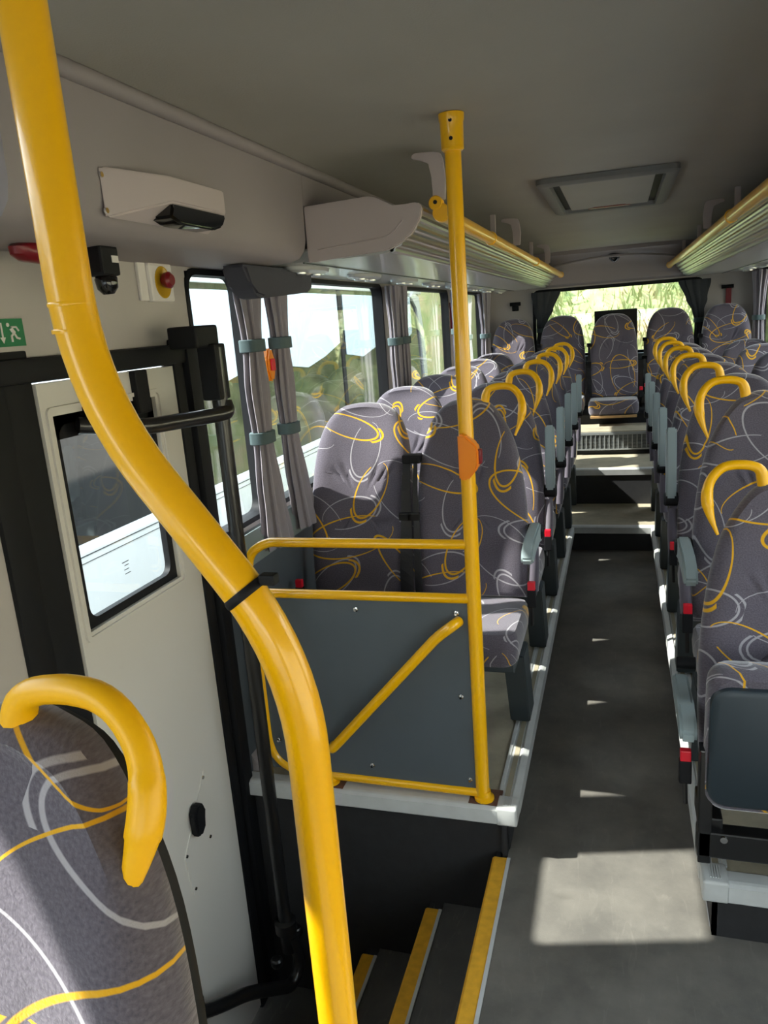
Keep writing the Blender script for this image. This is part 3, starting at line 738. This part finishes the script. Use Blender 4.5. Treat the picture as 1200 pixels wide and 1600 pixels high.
# partition with central post
PY = 2.03; PX = -.394
t = thing('partition_rail', 'yellow tube frame with tall post and grey panel in front of the left seats', 'partition', (PX, PY, ZP))
def rel(p): return (p[0]-PX, p[1]-PY, p[2]-ZP)
bm = NB(); tube(bm, [rel((PX-.004, PY, ZP)), rel((PX, PY, 2.04))], .0205, 22); link('post', bm, M_yel, t, True)
bm = NB(); lathe(bm, rel((PX, PY, 2.0)), (0, 0, 1), [(0, .024), (.004, .028), (.065, .029), (.07, .031), (.085, .032)], 22); cl = link('ceiling_collar', bm, M_yel, t, True)
for zz in (2.025, 2.066):
    bm = NB(); lathe(bm, rel((PX+.002, PY-.027, zz)), (0, -1, 0), [(0, .005), (.003, .0045)], 10); link('screw', bm, M_dark, cl)
bm = NB(); tube(bm, fillet([rel(p) for p in ((PX, PY, .98), (-1.03, PY, .98), (-1.085, PY, .945), (-1.10, PY, .90), (-1.10, PY, .30), (-1.08, PY, .235), (-1.02, PY, .197), (PX, PY, .190))], .05), .0145, 14); link('outer_rail', bm, M_yel, t, True)
bm = NB(); tube(bm, [rel((PX, PY, .818)), rel((-1.10, PY, .815))], .0145, 14); link('middle_rail', bm, M_yel, t, True)
bm = NB(); tube(bm, fillet([rel(p) for p in ((-.442, PY-.012, .752), (-.452, PY-.045, .752), (-.50, PY-.045, .715), (-.845, PY-.045, .335), (-.862, PY-.045, .318), (-.868, PY-.012, .31))], .03), .0155, 16); link('diagonal_rail', bm, M_yel, t, True)
bm = NB(); box(bm, *(lambda a, b: (a[0], b[0], a[1], b[1], a[2], b[2]))(rel((-1.095, PY-.004, .205)), rel((PX-.012, PY+.004, .812)))); pn = link('panel', bm, M_panel, t)
for x, z in ((-.756, .774), (-.449, .774), (-.448, .51), (-.434, .234), (-.745, .249), (-1.059, .513), (-1.061, .309)):
    bm = NB(); lathe(bm, rel((x, PY-.004, z)), (0, -1, 0), [(0, .0075), (.003, .0075), (.004, .004), (.012, .0035)], 10); link('screw', bm, M_chrome, pn, True)
for x in (PX, -.895):
    bm = NB(); lathe(bm, rel((x, PY, ZP+.004)), (0, 0, 1), [(0, .030), (.008, .030), (.012, .022), (.03, .020)], 20); f_ = link('foot', bm, M_yel, t, True)
    bm = NB(); box(bm, *(lambda a, b: (a[0], b[0], a[1], b[1], a[2], b[2]))(rel((x-.045, PY-.03, ZP-.001)), rel((x+.05, PY+.05, ZP+.005)))); link('base_plate', bm, M_rust, f_)
bm = NB(); tube(bm, [rel((-.895, PY, ZP)), rel((-.895, PY, .197))], .012, 12); link('stub', bm, M_yel, t, True)
# stop button on the post
t2 = thing('stop_button', 'orange stop button housing with red push button on the yellow post', 'stop button', (PX+.012, PY-.022, 1.235))
bm = NB(); prism(bm, [(-.030, -.062), (-.030, .062), (-.012, .062), (.018, .034), (.024, .02), (.024, -.02), (.018, -.036), (-.006, -.062)], 'y', -.022, .022, .005); link('housing', bm, M_orange, t2, True)
bm = NB(); box(bm, .020, .031, -.012, .012, -.02, .02, .004); link('push_button', bm, M_redd, t2, True)

# ============================================================ DOOR
DX = XL+.01
door = None
bm = NB(); wall_grid(bm, DX-.045, DX, 1.365, 1.905, -.66, 1.528, [(1.40, 1.80, .945, 1.455)])
# raised bead round the window recess
door = struct(link('door_1', bm, M_door_lit))
bm = NB(); ring_frame(bm, 'x', DX-.03, DX-.012, 1.388, 1.812, .930, 1.468, .036, .03); link('window_seal', bm, M_black, door, True)
bm = NB(); box(bm, DX-.026, DX-.022, 1.42, 1.79, .95, 1.45); pn = link('pane', bm, M_gdoor, door)
bm = NB(); box(bm, DX-.020, DX-.012, 1.40, 1.80, 1.40, 1.456); link('window_top_band', bm, M_black, door)
bm = NB(); ring_frame(bm, 'x', DX-.004, DX+.006, 1.378, 1.822, .925, 1.475, .010, .012); link('window_surround', bm, M_door_lit, door, True)
# small etched mark on the glass
bm = NB()
for k_, (y, z, L_) in enumerate(((1.58, 1.055, .028), (1.588, 1.046, .018), (1.585, 1.035, .02), (1.586, 1.024, .024))): box(bm, DX-.0215, DX-.0212, y, y+L_, z, z+.0022)
link('etched_mark', bm, M_steel, pn)
# emergency handle plate low on the door
bm = NB(); prism(bm, [(1.612, .155), (1.765, .345), (1.765, .16), (1.70, .02), (1.63, .02)], 'x', DX, DX+.003); pl = link('service_plate', bm, M_door_lit, door)
for y, z in ((1.622, .158), (1.757, .328), (1.640, .035), (1.75, .13)):
    bm = NB(); lathe(bm, (DX+.003, y, z), (1, 0, 0), [(0, .006), (.002, .005)], 10); link('rivet', bm, M_chrome, pl)
bm = NB(); prism(bm, [(1.655, .20), (1.655, .27), (1.675, .292), (1.70, .285), (1.712, .26), (1.705, .235), (1.69, .215), (1.68, .19)], 'x', DX+.003, DX+.03, .006); link('turn_knob', bm, M_black, pl, True)
# black rubber seals around the door
bm = NB(); box(bm, XL-.03, XL+.012, 1.20, 1.275, -.68, 1.60, .006); box(bm, XL-.02, XL+.004, 1.275, 1.363, -.68, 1.60, .004); box(bm, XL-.03, XL+.022, 1.20, 2.03, 1.532, 1.585, .012); box(bm, XL-.03, XL+.016, 1.908, 1.955, -.68, 1.60, .01); box(bm, XL-.02, XL+.030, 1.962, 2.02, -.68, 1.585, .01)
struct(link('door_frame', bm, M_black, smooth=True))
# front pillar: light strip left of the seals comes from the wall
# door drive: motor cover, turning shaft, upper and lower crank arm
t = thing('door_mechanism', 'black door drive with vertical shaft and curved crank arms beside the door', 'door mechanism', (-1.05, 1.89, -.45))
def D(p): return (p[0]+1.05, p[1]-1.89, p[2]+.45)
bm = NB(); box(bm, *(lambda a, b: (a[0], b[0], a[1], b[1], a[2], b[2]))(D((-1.135, 1.81, 1.572)), D((-1.048, 1.93, 1.630))), .008, 3); link('motor_cover', bm, M_black, t, True)
bm = NB(); tube(bm, [D((-1.05, 1.895, -.30)), D((-1.05, 1.895, 1.57))], .0215, 16); sh = link('shaft', bm, M_blackm, t, True)
bm = NB(); box(bm, *(lambda a, b: (a[0], b[0], a[1], b[1], a[2], b[2]))(D((-1.085, 1.865, 1.43)), D((-1.03, 1.925, 1.58))), .006, 2); link('bearing_block', bm, M_black, sh)
bm = NB(); tube(bm, fillet([D(p) for p in ((-1.04, 1.905, 1.42), (-1.03, 1.90, 1.395), (-1.04, 1.86, 1.392), (-1.09, 1.60, 1.40), (-1.185, 1.47, 1.425))], .03), .020, 12); link('upper_arm', bm, M_blackm, t, True)
bm = NB(); box(bm, *(lambda a, b: (a[0], b[0], a[1], b[1], a[2], b[2]))(D((-1.20, 1.50, 1.40)), D((-1.165, 1.58, 1.50))), .005); link('arm_plate', bm, M_black, t)
bm = NB(); box(bm, *(lambda a, b: (a[0], b[0], a[1], b[1], a[2], b[2]))(D((-1.20, 1.70, 1.42)), D((-1.172, 1.755, 1.53))), .005); link('arm_plate', bm, M_black, t)
for k_, (p, r_, h) in enumerate((((-1.05, 1.895, -.32), .036, .05), ((-1.05, 1.90, -.40), .026, .09), ((-1.03, 1.93, -.36), .018, .03), ((-1.08, 1.86, -.43), .02, .03))):
    bm = NB(); lathe(bm, D(p), (0, 0, 1), [(0, r_*.8), (.006, r_), (h-.006, r_), (h, r_*.7)], 16); link('knuckle', bm, M_blackm, t, True)
bm = NB(); tube(bm, fillet([D(p) for p in ((-1.04, 1.90, -.34), (-1.02, 1.915, -.44), (-1.03, 1.86, -.50), (-1.10, 1.70, -.38), (-1.12, 1.57, -.30), (-1.15, 1.50, -.26))], .06), .021, 12); link('lower_arm', bm, M_blackm, t, True)
bm = NB(); box(bm, *(lambda a, b: (a[0], b[0], a[1], b[1], a[2], b[2]))(D((-1.188, 1.43, -.30)), D((-1.125, 1.52, -.20))), .014, 2); link('arm_plate', bm, M_black, t)

# exit sign
t = thing('exit_sign', 'green emergency exit sticker with running figure and down arrow beside the door', 'sign', (XL+.001, 1.335, 1.637))
bm = NB(); box(bm, 0, .0015, -.085, .034, -.027, .029); link('plate', bm, M_green, t)
bm = NB()
prism(bm, [(-.0265, .021), (-.0305, .021), (-.0305, -.008), (-.036, -.008), (-.0285, -.020), (-.0215, -.008), (-.0265, -.008)], 'x', .0016, .0026)
link('arrow', bm, M_white, t)
bm = NB()
lathe(bm, (.0016, -.010, .0165), (1, 0, 0), [(0, .0042), (.001, .0042)], 12)
tube(bm, [(.002, -.004, .010), (.002, .004, .0)], .0042, 8); tube(bm, [(.002, -.002, .012), (.002, .012, .012), (.002, .018, .004)], .0022, 6)
tube(bm, [(.002, .004, .0), (.002, -.004, -.006), (.002, -.004, -.018)], .0024, 6); tube(bm, [(.002, .005, -.002), (.002, .010, -.010), (.002, .018, -.012)], .0024, 6)
link('figure', bm, M_white, t)
# red hammer holder on the soffit + black camera
t = thing('emergency_hammer_holder', 'dark red oval emergency lamp under the soffit, partly behind the thick yellow post', 'lamp', (-1.085, 1.345, 1.797))
bm = NB(); loft(bm, [[(.035*s*math.cos(2*PI*k_/24), .10*s*math.sin(2*PI*k_/24), -z) for k_ in range(24)] for s, z in ((.9, 0), (1, .006), (.98, .02), (.8, .030), (.3, .034))]); link('lens', bm, M_redd, t, True)
t.name = 'emergency_lamp'
t = thing('security_camera', 'small black camera on the wall directly right of the thick yellow post', 'camera', (-1.05, 1.455, 1.80))
bm = NB(); box(bm, -.02, .03, -.03, .03, -.06, 0, .006); link('bracket', bm, M_black, t)
bm = NB(); lathe(bm, (.01, .0, -.055), (0, .1, -1), [(0, .018), (.01, .024), (.03, .022), (.042, .012)], 18); link('dome', bm, M_scr, t, True)
bm = NB(); box(bm, .0305, .032, .002, .024, -.034, -.020); link('marking', bm, M_white, t)
# emergency release on the wall between door and window
t = thing('emergency_release', 'white box with oval recess and red knob high on the wall beside the window', 'emergency valve', (XL, 1.892, 1.755))
bm = NB(); box(bm, 0, .010, -.085, -.05, -.052, .048, .003); box(bm, 0, .020, -.05, .062, -.055, .046, .008); link('housing', bm, M_white, t)
bm = NB(); loft(bm, [[(x_, .008+.038*s*math.cos(2*PI*k_/26), -.004+.042*s*math.sin(2*PI*k_/26)) for k_ in range(26)] for s, x_ in ((1.0, .018), (1.0, .022), (.88, .022), (.80, .0205))]); link('recess', bm, M_amber, t, True)
bm = NB(); lathe(bm, (.021, .006, 0), (1, 0, 0), [(0, .012), (.01, .020), (.022, .022), (.03, .014)], 20); link('knob', bm, M_redd, t, True)
# passenger counter on the fascia
t = thing('passenger_counter', 'white wedge sensor with black glossy window on the panel above the door', 'sensor', (-.903, 1.48, 1.87))
bm = NB()
V = [(0, -.19, .045), (0, .19, .045), (0, .19, -.045), (0, -.19, -.045), (.058, -.04, .042), (.058, .180, .042), (.058, .180, -.006), (.058, -.04, -.006)]
vs = [bm.verts.new(v) for v in V]
for f in ((0, 3, 2, 1), (0, 1, 5, 4), (4, 5, 6, 7), (1, 2, 6, 5), (3, 7, 6, 2), (0, 4, 7, 3)): bm.faces.new([vs[i] for i in f])
bmesh.ops.bevel(bm, geom=list(bm.edges), offset=.003, segments=2, affect='EDGES'); link('housing', bm, M_rack, t, True)
bm = NB(); prism(bm, [(-.055, -.036), (-.042, -.006), (.172, -.006), (.176, -.018), (.16, -.036), (.12, -.046), (-.02, -.046)], 'x', .008, .058, .005); link('sensor_window', bm, M_scr, t, True)
for y, z in ((-.186, .03), (-.186, -.032)):
    bm = NB(); lathe(bm, (.001, y, z), (1, 0, 0), [(0, .006), (.004, .005)], 10); link('screw', bm, M_chrome, t)
# padded bumper above the first curtains
bm = NB(); loft(bm, [[(x, y, z) for x, y, z in ring_] for ring_ in [
    [(-1.115+dx*.9, 2.14+.012+dy*.0+yy*1.0, 0) for dx, dy, yy in ()] ]] ) if False else None
prism(bm, [(2.075, 1.793), (2.585, 1.793), (2.595, 1.78), (2.588, 1.735), (2.57, 1.722), (2.20, 1.700), (2.15, 1.706), (2.115, 1.74)], 'x', -1.10, -1.02, .009)
pad = link('padded_bumper', bm, M_pad, smooth=True); tag(pad, 'dark grey padded block hanging under the soffit above the nearest curtains', 'cushion')

# ============================================================ CURTAINS
def curtain(x, y, drift, widths, label, group, bands, zt=1.785, zb=.88, seed=1, name='curtain', axis='y', cm=None):
    rnd = random.Random(seed); NP = 9; n = NP*8
    ph = [rnd.uniform(.75, 1.25) for _ in range(NP)]
    t = thing(name, label, 'curtain', (x, y, zb), group)
    def wid(z):
        q = sorted(widths)
        for i in range(len(q)-1):
            if q[i][0] <= z <= q[i+1][0]:
                s = (z-q[i][0])/(q[i+1][0]-q[i][0]); s = s*s*(3-2*s); return q[i][1]*(1-s)+q[i+1][1]*s
        return q[-1][1] if z > q[-1][0] else q[0][1]
    bm = NB(); rings = []
    Z = 46
    for j in range(Z+1):
        z = zb+(zt-zb)*j/Z; w_ = wid(z); dy = drift(z); r = []
        for k_ in range(n):
            a = 2*PI*k_/n; pl = int(k_/8) % NP
            amp = 1+.20*math.cos(a*NP)*ph[pl]
            u = w_*.58*math.cos(a)*amp; v = (.016+.11*w_)*math.sin(a)*amp
            if axis == 'y': r.append((v, dy+u, z-zb))
            else: r.append((dy+u, v, z-zb))
        rings.append(r)
    loft(bm, rings); link('drape', bm, cm or M_curt, t, True)
    for zz in bands:
        w_ = wid(zz); dy = drift(zz); bm = NB(); rr = []
        for dz, s in ((-.02, 1.05), (-.018, 1.12), (.018, 1.12), (.02, 1.05)):
            r = []
            for k_ in range(28):
                a = 2*PI*k_/28; c, s_ = math.cos(a), math.sin(a)
                u = w_*.58*s*1.14*(abs(c)**.6)*(1 if c > 0 else -1); v = (.022+.12*w_)*s*(abs(s_)**.6)*(1 if s_ > 0 else -1)
                r.append((v, dy+u, zz+dz-zb) if axis == 'y' else (dy+u, v, zz+dz-zb))
            rr.append(r)
        loft(bm, rr); link('tie_band', bm, M_band, t, True)
    return t
W1 = [(.88, .15), (1.06, .11), (1.25, .070), (1.42, .095), (1.56, .068), (1.785, .12)]
gc = 'grey gathered window curtains'
dr = lambda k1: (lambda z: k1*max(0, 1.25-z)**1.3)
curtain(-1.14, 2.315, dr(.10), W1, 'pale grey gathered curtain nearest the door, held by two bands', gc, (1.56, 1.26), seed=1)
curtain(-1.14, 2.535, dr(.26), [(.88, .13), (1.06, .10), (1.25, .066), (1.42, .085), (1.56, .066), (1.785, .11)], 'dark mauve gathered curtain beside the first window seat, tied twice', gc, (1.56, 1.26), seed=2)
curtain(-1.14, 4.02, dr(-.12), W1, 'light grey curtain at the second window pillar on the left, nearer half', gc, (1.50, ), seed=3)
curtain(-1.14, 4.19, dr(.1), W1, 'grey curtain at the second window pillar on the left, farther half', gc, (1.50, ), seed=4)
curtain(-1.14, 5.68, dr(-.1), W1, 'grey curtain at the third left window pillar, nearer of the two', gc, (1.50, ), seed=5)
curtain(-1.14, 5.88, dr(.1), W1, 'grey curtain at the third left window pillar, farther of the two', gc, (1.50, ), seed=6)
curtain(-1.14, 6.98, dr(-.1), [(.9, .22), (1.2, .18), (1.48, .13), (1.6, .18), (1.785, .28)], 'pale curtain at the rear end of the last left window', gc, (1.42, ), seed=7)
for i, y in enumerate((4.02, 4.19, 5.68, 5.88)):
    curtain(1.062, y, dr(.0), W1, 'grey curtain on the right windows, %s from the front' % ordn[i], gc, (1.50, ), seed=10+i)
curtain(1.075, 6.95, dr(.0), [(.9, .22), (1.2, .18), (1.48, .13), (1.6, .18), (1.785, .28)], 'bright curtain at the rear end of the last right window', gc, (1.42, ), seed=20)
Wr = [(1.12, .10), (1.40, .055), (1.5, .075), (1.60, .13), (1.765, .20)]
curtain(-.69, 7.445, lambda z: .14*max(0, z-1.45)+(-.05)*max(0, 1.45-z), Wr, 'dark curtain tied back at the left side of the rear window', 'rear window curtains', (1.42, ), zt=1.765, zb=1.12, seed=8, axis='x', cm=M_curt_shade)
curtain(.67, 7.445, lambda z: -.14*max(0, z-1.45)+(.05)*max(0, 1.45-z), Wr, 'dark curtain tied back at the right side of the rear window', 'rear window curtains', (1.42, ), zt=1.765, zb=1.12, seed=9, axis='x', cm=M_curt_shade)
# hammer and stop button on the pillar between the first two curtains
t = thing('emergency_hammer', 'dark red hammer on the pillar between the two nearest curtains', 'emergency hammer', (XL, 2.452, 1.70))
bm = NB(); box(bm, 0, .02, -.012, .014, -.075, .06, .005); link('handle', bm, M_redd, t)
bm = NB(); tube(bm, [(.02, -.03, .045), (.02, .03, .045)], .010, 10); link('head', bm, M_redd, t, True)
t = thing('stop_button', 'orange stop button on the pillar between the two nearest curtains', 'stop button', (XL, 2.448, 1.49))
bm = NB(); prism(bm, [(-.028, -.022), (-.028, .022), (-.012, .055), (.012, .055), (.028, .022), (.028, -.022), (.012, -.055), (-.012, -.055)], 'x', 0, .06, .006); link('housing', bm, M_orange, t)
bm = NB(); box(bm, .060, .068, -.014, .014, -.02, .02, .003); link('push_button', bm, M_red, t)
t = thing('emergency_hammer', 'dark red hammer at the third pillar of the left windows', 'emergency hammer', (XL, 5.77, 1.62))
bm = NB(); box(bm, 0, .02, -.012, .014, -.11, .09, .005); link('handle', bm, M_redd, t)
bm = NB(); tube(bm, [(.02, -.04, .07), (.02, .04, .07)], .012, 10); link('head', bm, M_redd, t, True)
t = thing('emergency_hammer', 'red hammer bracket on the rear wall right of the window', 'emergency hammer', (.905, YB, 1.61))
bm = NB(); box(bm, -.015, .03, -.03, 0, -.095, .07, .006); link('handle', bm, M_redd, t)
bm = NB(); tube(bm, [(-.05, -.025, .075), (.045, -.025, .075)], .016, 10); link('head', bm, M_black, t, True)
t = thing('wall_camera', 'small black box with stem on the rear wall left of the window', 'camera', (-.93, YB, 1.66))
bm = NB(); box(bm, -.05, .05, -.04, 0, .0, .035, .006); box(bm, -.03, .03, -.035, 0, -.045, .0, .006); link('body', bm, M_black, t)
t = thing('dome_camera', 'small black dome camera in the middle of the header above the rear window', 'camera', (-.038, 7.27, 1.99))
bm = NB(); lathe(bm, (0, 0, .04), (0, 0, -1), [(0, .05), (.02, .05), (.04, .042), (.06, .022), (.068, .004)], 20); link('dome', bm, M_scr, t, True)
# roof hatch
t = thing('roof_hatch', 'grey rectangular roof hatch with red release handle in the ceiling', 'roof hatch', (-.045, 3.72, 2.086))
def rrect(hx, hy, r, z):
    out = []
    for cx_, cy_, q in ((hx-r, hy-r, 0), (-hx+r, hy-r, 1), (-hx+r, -hy+r, 2), (hx-r, -hy+r, 3)):
        for k_ in range(5):
            a = (q+k_/4)*PI/2; out.append((cx_+r*math.cos(a), cy_+r*math.sin(a), z))
    return out
bm = NB(); L_ = [[bm.verts.new(p) for p in r_] for r_ in (rrect(.262, .53, .03, .0), rrect(.262, .53, .03, -.018), rrect(.245, .51, .03, -.026), rrect(.215, .47, .02, -.024), rrect(.212, .466, .02, -.004))]
for i in range(4):
    for k_ in range(20): bm.faces.new((L_[i][k_], L_[i][(k_+1) % 20], L_[i+1][(k_+1) % 20], L_[i+1][k_]))
link('frame', bm, M_hatch, t, True)
bm = NB(); prism(bm, [(-.21, -.46), (.21, -.46), (.21, .46), (-.21, .46)], 'z', -.006, -.002); link('recess', bm, M_black, t)
bm = NB(); prism(bm, [(-.178, -.455), (.178, -.455), (.178, .40), (.10, .40), (.07, .36), (-.07, .36), (-.10, .40), (-.178, .40)], 'z', -.020, -.008, .003); link('lid', bm, M_ceil, t)
bm = NB(); prism(bm, [(-.08, .375), (.08, .375), (.10, .42), (-.10, .42)], 'z', -.022, -.010, .002); link('release_handle', bm, M_redd, t)

# ============================================================ OUTSIDE
M_asph = mat('asphalt', srgb(120, 120, 118), .9, noise=.15, nscale=3)
bm = NB(); box(bm, -60, 60, -40, 60, -1.25, -1.20); struct(link('ground', bm, M_asph))
def bank_mat(name, cols):
    m = bpy.data.materials.new(name); m.use_nodes = True; nt = m.node_tree; N = nt.nodes; L = nt.links; b = N['Principled BSDF']
    t_ = N.new('ShaderNodeTexCoord'); n1 = N.new('ShaderNodeTexNoise'); n1.inputs['Scale'].default_value = 1.3; n1.inputs['Detail'].default_value = 9; n1.inputs['Roughness'].default_value = .7
    mp = N.new('ShaderNodeMapping'); mp.inputs['Scale'].default_value = (1.6, 1.6, .8); L.new(t_.outputs['Object'], mp.inputs[0]); L.new(mp.outputs[0], n1.inputs['Vector'])
    r = N.new('ShaderNodeValToRGB'); cr = r.color_ramp; cr.elements[0].position = .32; cr.elements[0].color = cols[0]; cr.elements[1].position = .68; cr.elements[1].color = cols[-1]
    for i, c in enumerate(cols[1:-1]): e = cr.elements.new(.32+.36*(i+1)/(len(cols)-1)); e.color = c
    L.new(n1.outputs['Fac'], r.inputs[0]); L.new(r.outputs[0], b.inputs['Base Color']); b.inputs['Roughness'].default_value = .9
    return m
M_bank = bank_mat('grassy_bank', [srgb(98, 118, 70), srgb(124, 140, 86), srgb(150, 152, 106), srgb(168, 146, 118)])
M_dirt = bank_mat('dry_bank', [srgb(140, 132, 112), srgb(160, 150, 128), srgb(176, 166, 140), srgb(190, 176, 156)])
M_leaf = bank_mat('leaves', [srgb(44, 74, 30), srgb(84, 120, 48), srgb(150, 176, 84)])
rnd = random.Random(3)
def bank(name, fn, nu, nv, m_):
    bm = NB(); G = [[bm.verts.new(fn(i/nu, j/nv)) for j in range(nv+1)] for i in range(nu+1)]
    for i in range(nu):
        for j in range(nv): bm.faces.new((G[i][j], G[i+1][j], G[i+1][j+1], G[i][j+1]))
    o = link(name, bm, m_, smooth=True); o['kind'] = 'structure'; return o
bank('grassy_bank', lambda u, v: (-14+34*u, 11.5+v*6+rnd.uniform(-.12, .12), -1.2+v*6.0+rnd.uniform(-.18, .18)), 70, 24, M_bank)
bank('grassy_bank', lambda u, v: (6.0+v*6+rnd.uniform(-.12, .12), -12+25*u, -1.2+v*5.0+rnd.uniform(-.18, .18)), 50, 20, M_dirt)
# tufts of grass on the rear bank
bm = NB()
for i in range(5200):
    x = rnd.uniform(-2.2, 4); v = rnd.uniform(.2, .9); y = 11.5+v*6; z = -1.2+v*6.0
    h = rnd.uniform(.10, .28); a = rnd.uniform(0, PI); wd = rnd.uniform(.015, .035); lx = rnd.uniform(-.12, .12)
    p = [bm.verts.new((x-wd*math.cos(a), y-wd*math.sin(a), z-.05)), bm.verts.new((x+wd*math.cos(a), y+wd*math.sin(a), z-.05)), bm.verts.new((x+lx, y-.15, z+h))]
    bm.faces.new(p)
gt = link('grass', bm, M_bank); gt['kind'] = 'stuff'; gt['label'] = 'pale green sunlit grass on the bank behind the rear window'; gt['category'] = 'grass'
def bush(cx_, cy_, cz_, rx, ry, rz, n, label, group):
    t = thing('bush', label, 'bush', (cx_, cy_, -1.2), group)
    bm = NB()
    for i in range(n):
        d = Vector((rnd.gauss(0, 1), rnd.gauss(0, 1), rnd.gauss(0, 1))).normalized()*rnd.uniform(.6, 1.0)
        p = Vector((d.x*rx, d.y*ry, cz_+1.2+d.z*rz)); s = rnd.uniform(.05, .11)
        a = Vector((rnd.gauss(0, 1), rnd.gauss(0, 1), rnd.gauss(0, 1))).normalized(); b_ = a.orthogonal().normalized()
        vs = [bm.verts.new(p+a*s), bm.verts.new(p+b_*s*.5), bm.verts.new(p-a*s), bm.verts.new(p-b_*s*.5)]; bm.faces.new(vs)
    link('foliage', bm, M_leaf, t)
    bm = NB()
    for k_ in range(5): tube(bm, [(0, 0, 0), (rnd.uniform(-.3, .3)*rx, rnd.uniform(-.3, .3)*ry, cz_+1.2)], .04, 6)
    link('stem', bm, M_wood, t)
bush(-5.3, 14.6, .9, 1.5, 1.5, 2.1, 5200, 'tall green bush seen through the third left window', 'bushes beyond the left windows')
bush(-7.2, 17.5, 1.5, 2.4, 1.8, 2.6, 6000, 'broad green bush behind the parked white coach', 'bushes beyond the left windows')
bush(-3.6, 19.2, 2.4, 1.2, 1.3, 2.0, 3600, 'green bush left of the sunlit grass bank', 'bushes beyond the left windows')

# white coach parked alongside
M_cw = mat('coach_paint', srgb(232, 238, 238), .3, coat=.5)
M_cg = mat('coach_dark_glass', srgb(24, 28, 30), .06, coat=.5)
M_sky_refl = mat('pale_blue_blind', srgb(205, 222, 232), .7)  # pale colour for sky reflected in the coach windows
t = thing('parked_coach', 'white coach with dark window band parked alongside the left windows', 'bus', (-3.0, 0, -1.2))
def Cc(z): return z+1.2
bm = NB(); box(bm, -2.4, 0, -3, 12.4, Cc(-.85), Cc(.47), .05, 3); body = link('body', bm, M_cw, t)
bm = NB(); box(bm, -2.4, -.02, -3, 12.4, Cc(1.98), Cc(2.18), .06, 3); link('roof', bm, M_cw, t)
bm = NB(); box(bm, -2.3, -.03, -2.9, 12.15, Cc(.45), Cc(2.0)); wb_ = link('window_band', bm, M_cg, t)
for y in (1.2, 3.0, 4.8, 6.6, 8.4, 10.2):
    bm = NB(); box(bm, -.034, -.022, y, y+.10, Cc(.45), Cc(2.0)); link('window_pillar', bm, M_dark, wb_)
bm = NB(); prism(bm, [(11.75, Cc(2.05)), (12.10, Cc(1.95)), (12.35, Cc(1.3)), (12.42, Cc(.45)), (12.22, Cc(.45)), (12.10, Cc(1.3)), (11.92, Cc(1.8)), (11.6, Cc(1.95))], 'x', -.04, 0, .01); link('corner_pillar', bm, M_cw, t)
for y0, y1 in ((3.1, 4.7), (4.9, 6.5), (6.75, 8.35), (8.55, 10.15), (10.35, 11.6)):
    bm = NB(); prism(bm, [(y0, Cc(1.95)), (y1, Cc(1.95)), (y1, Cc(1.42)), (y1-.5, Cc(1.30)), (y0+.6, Cc(1.22)), (y0, Cc(1.28))], 'x', -.024, -.018); link('window_blind', bm, M_sky_refl, wb_)  # painted panels standing for sky reflected in the glass
for y in (0.2, 9.6):
    bm = NB(); lathe(bm, (-.15, y, .48), (1, 0, 0), [(0, .46), (.14, .48), (.17, .44), (.15, .28), (.12, .26)], 28); link('wheel', bm, M_dark, t, True)
bm = NB(); box(bm, 0.0, .003, -2.5, 12.0, Cc(.40), Cc(.406)); box(bm, 0.0, .003, -2.5, 12.0, Cc(.36), Cc(.364)); link('body_line', bm, M_steel, body)
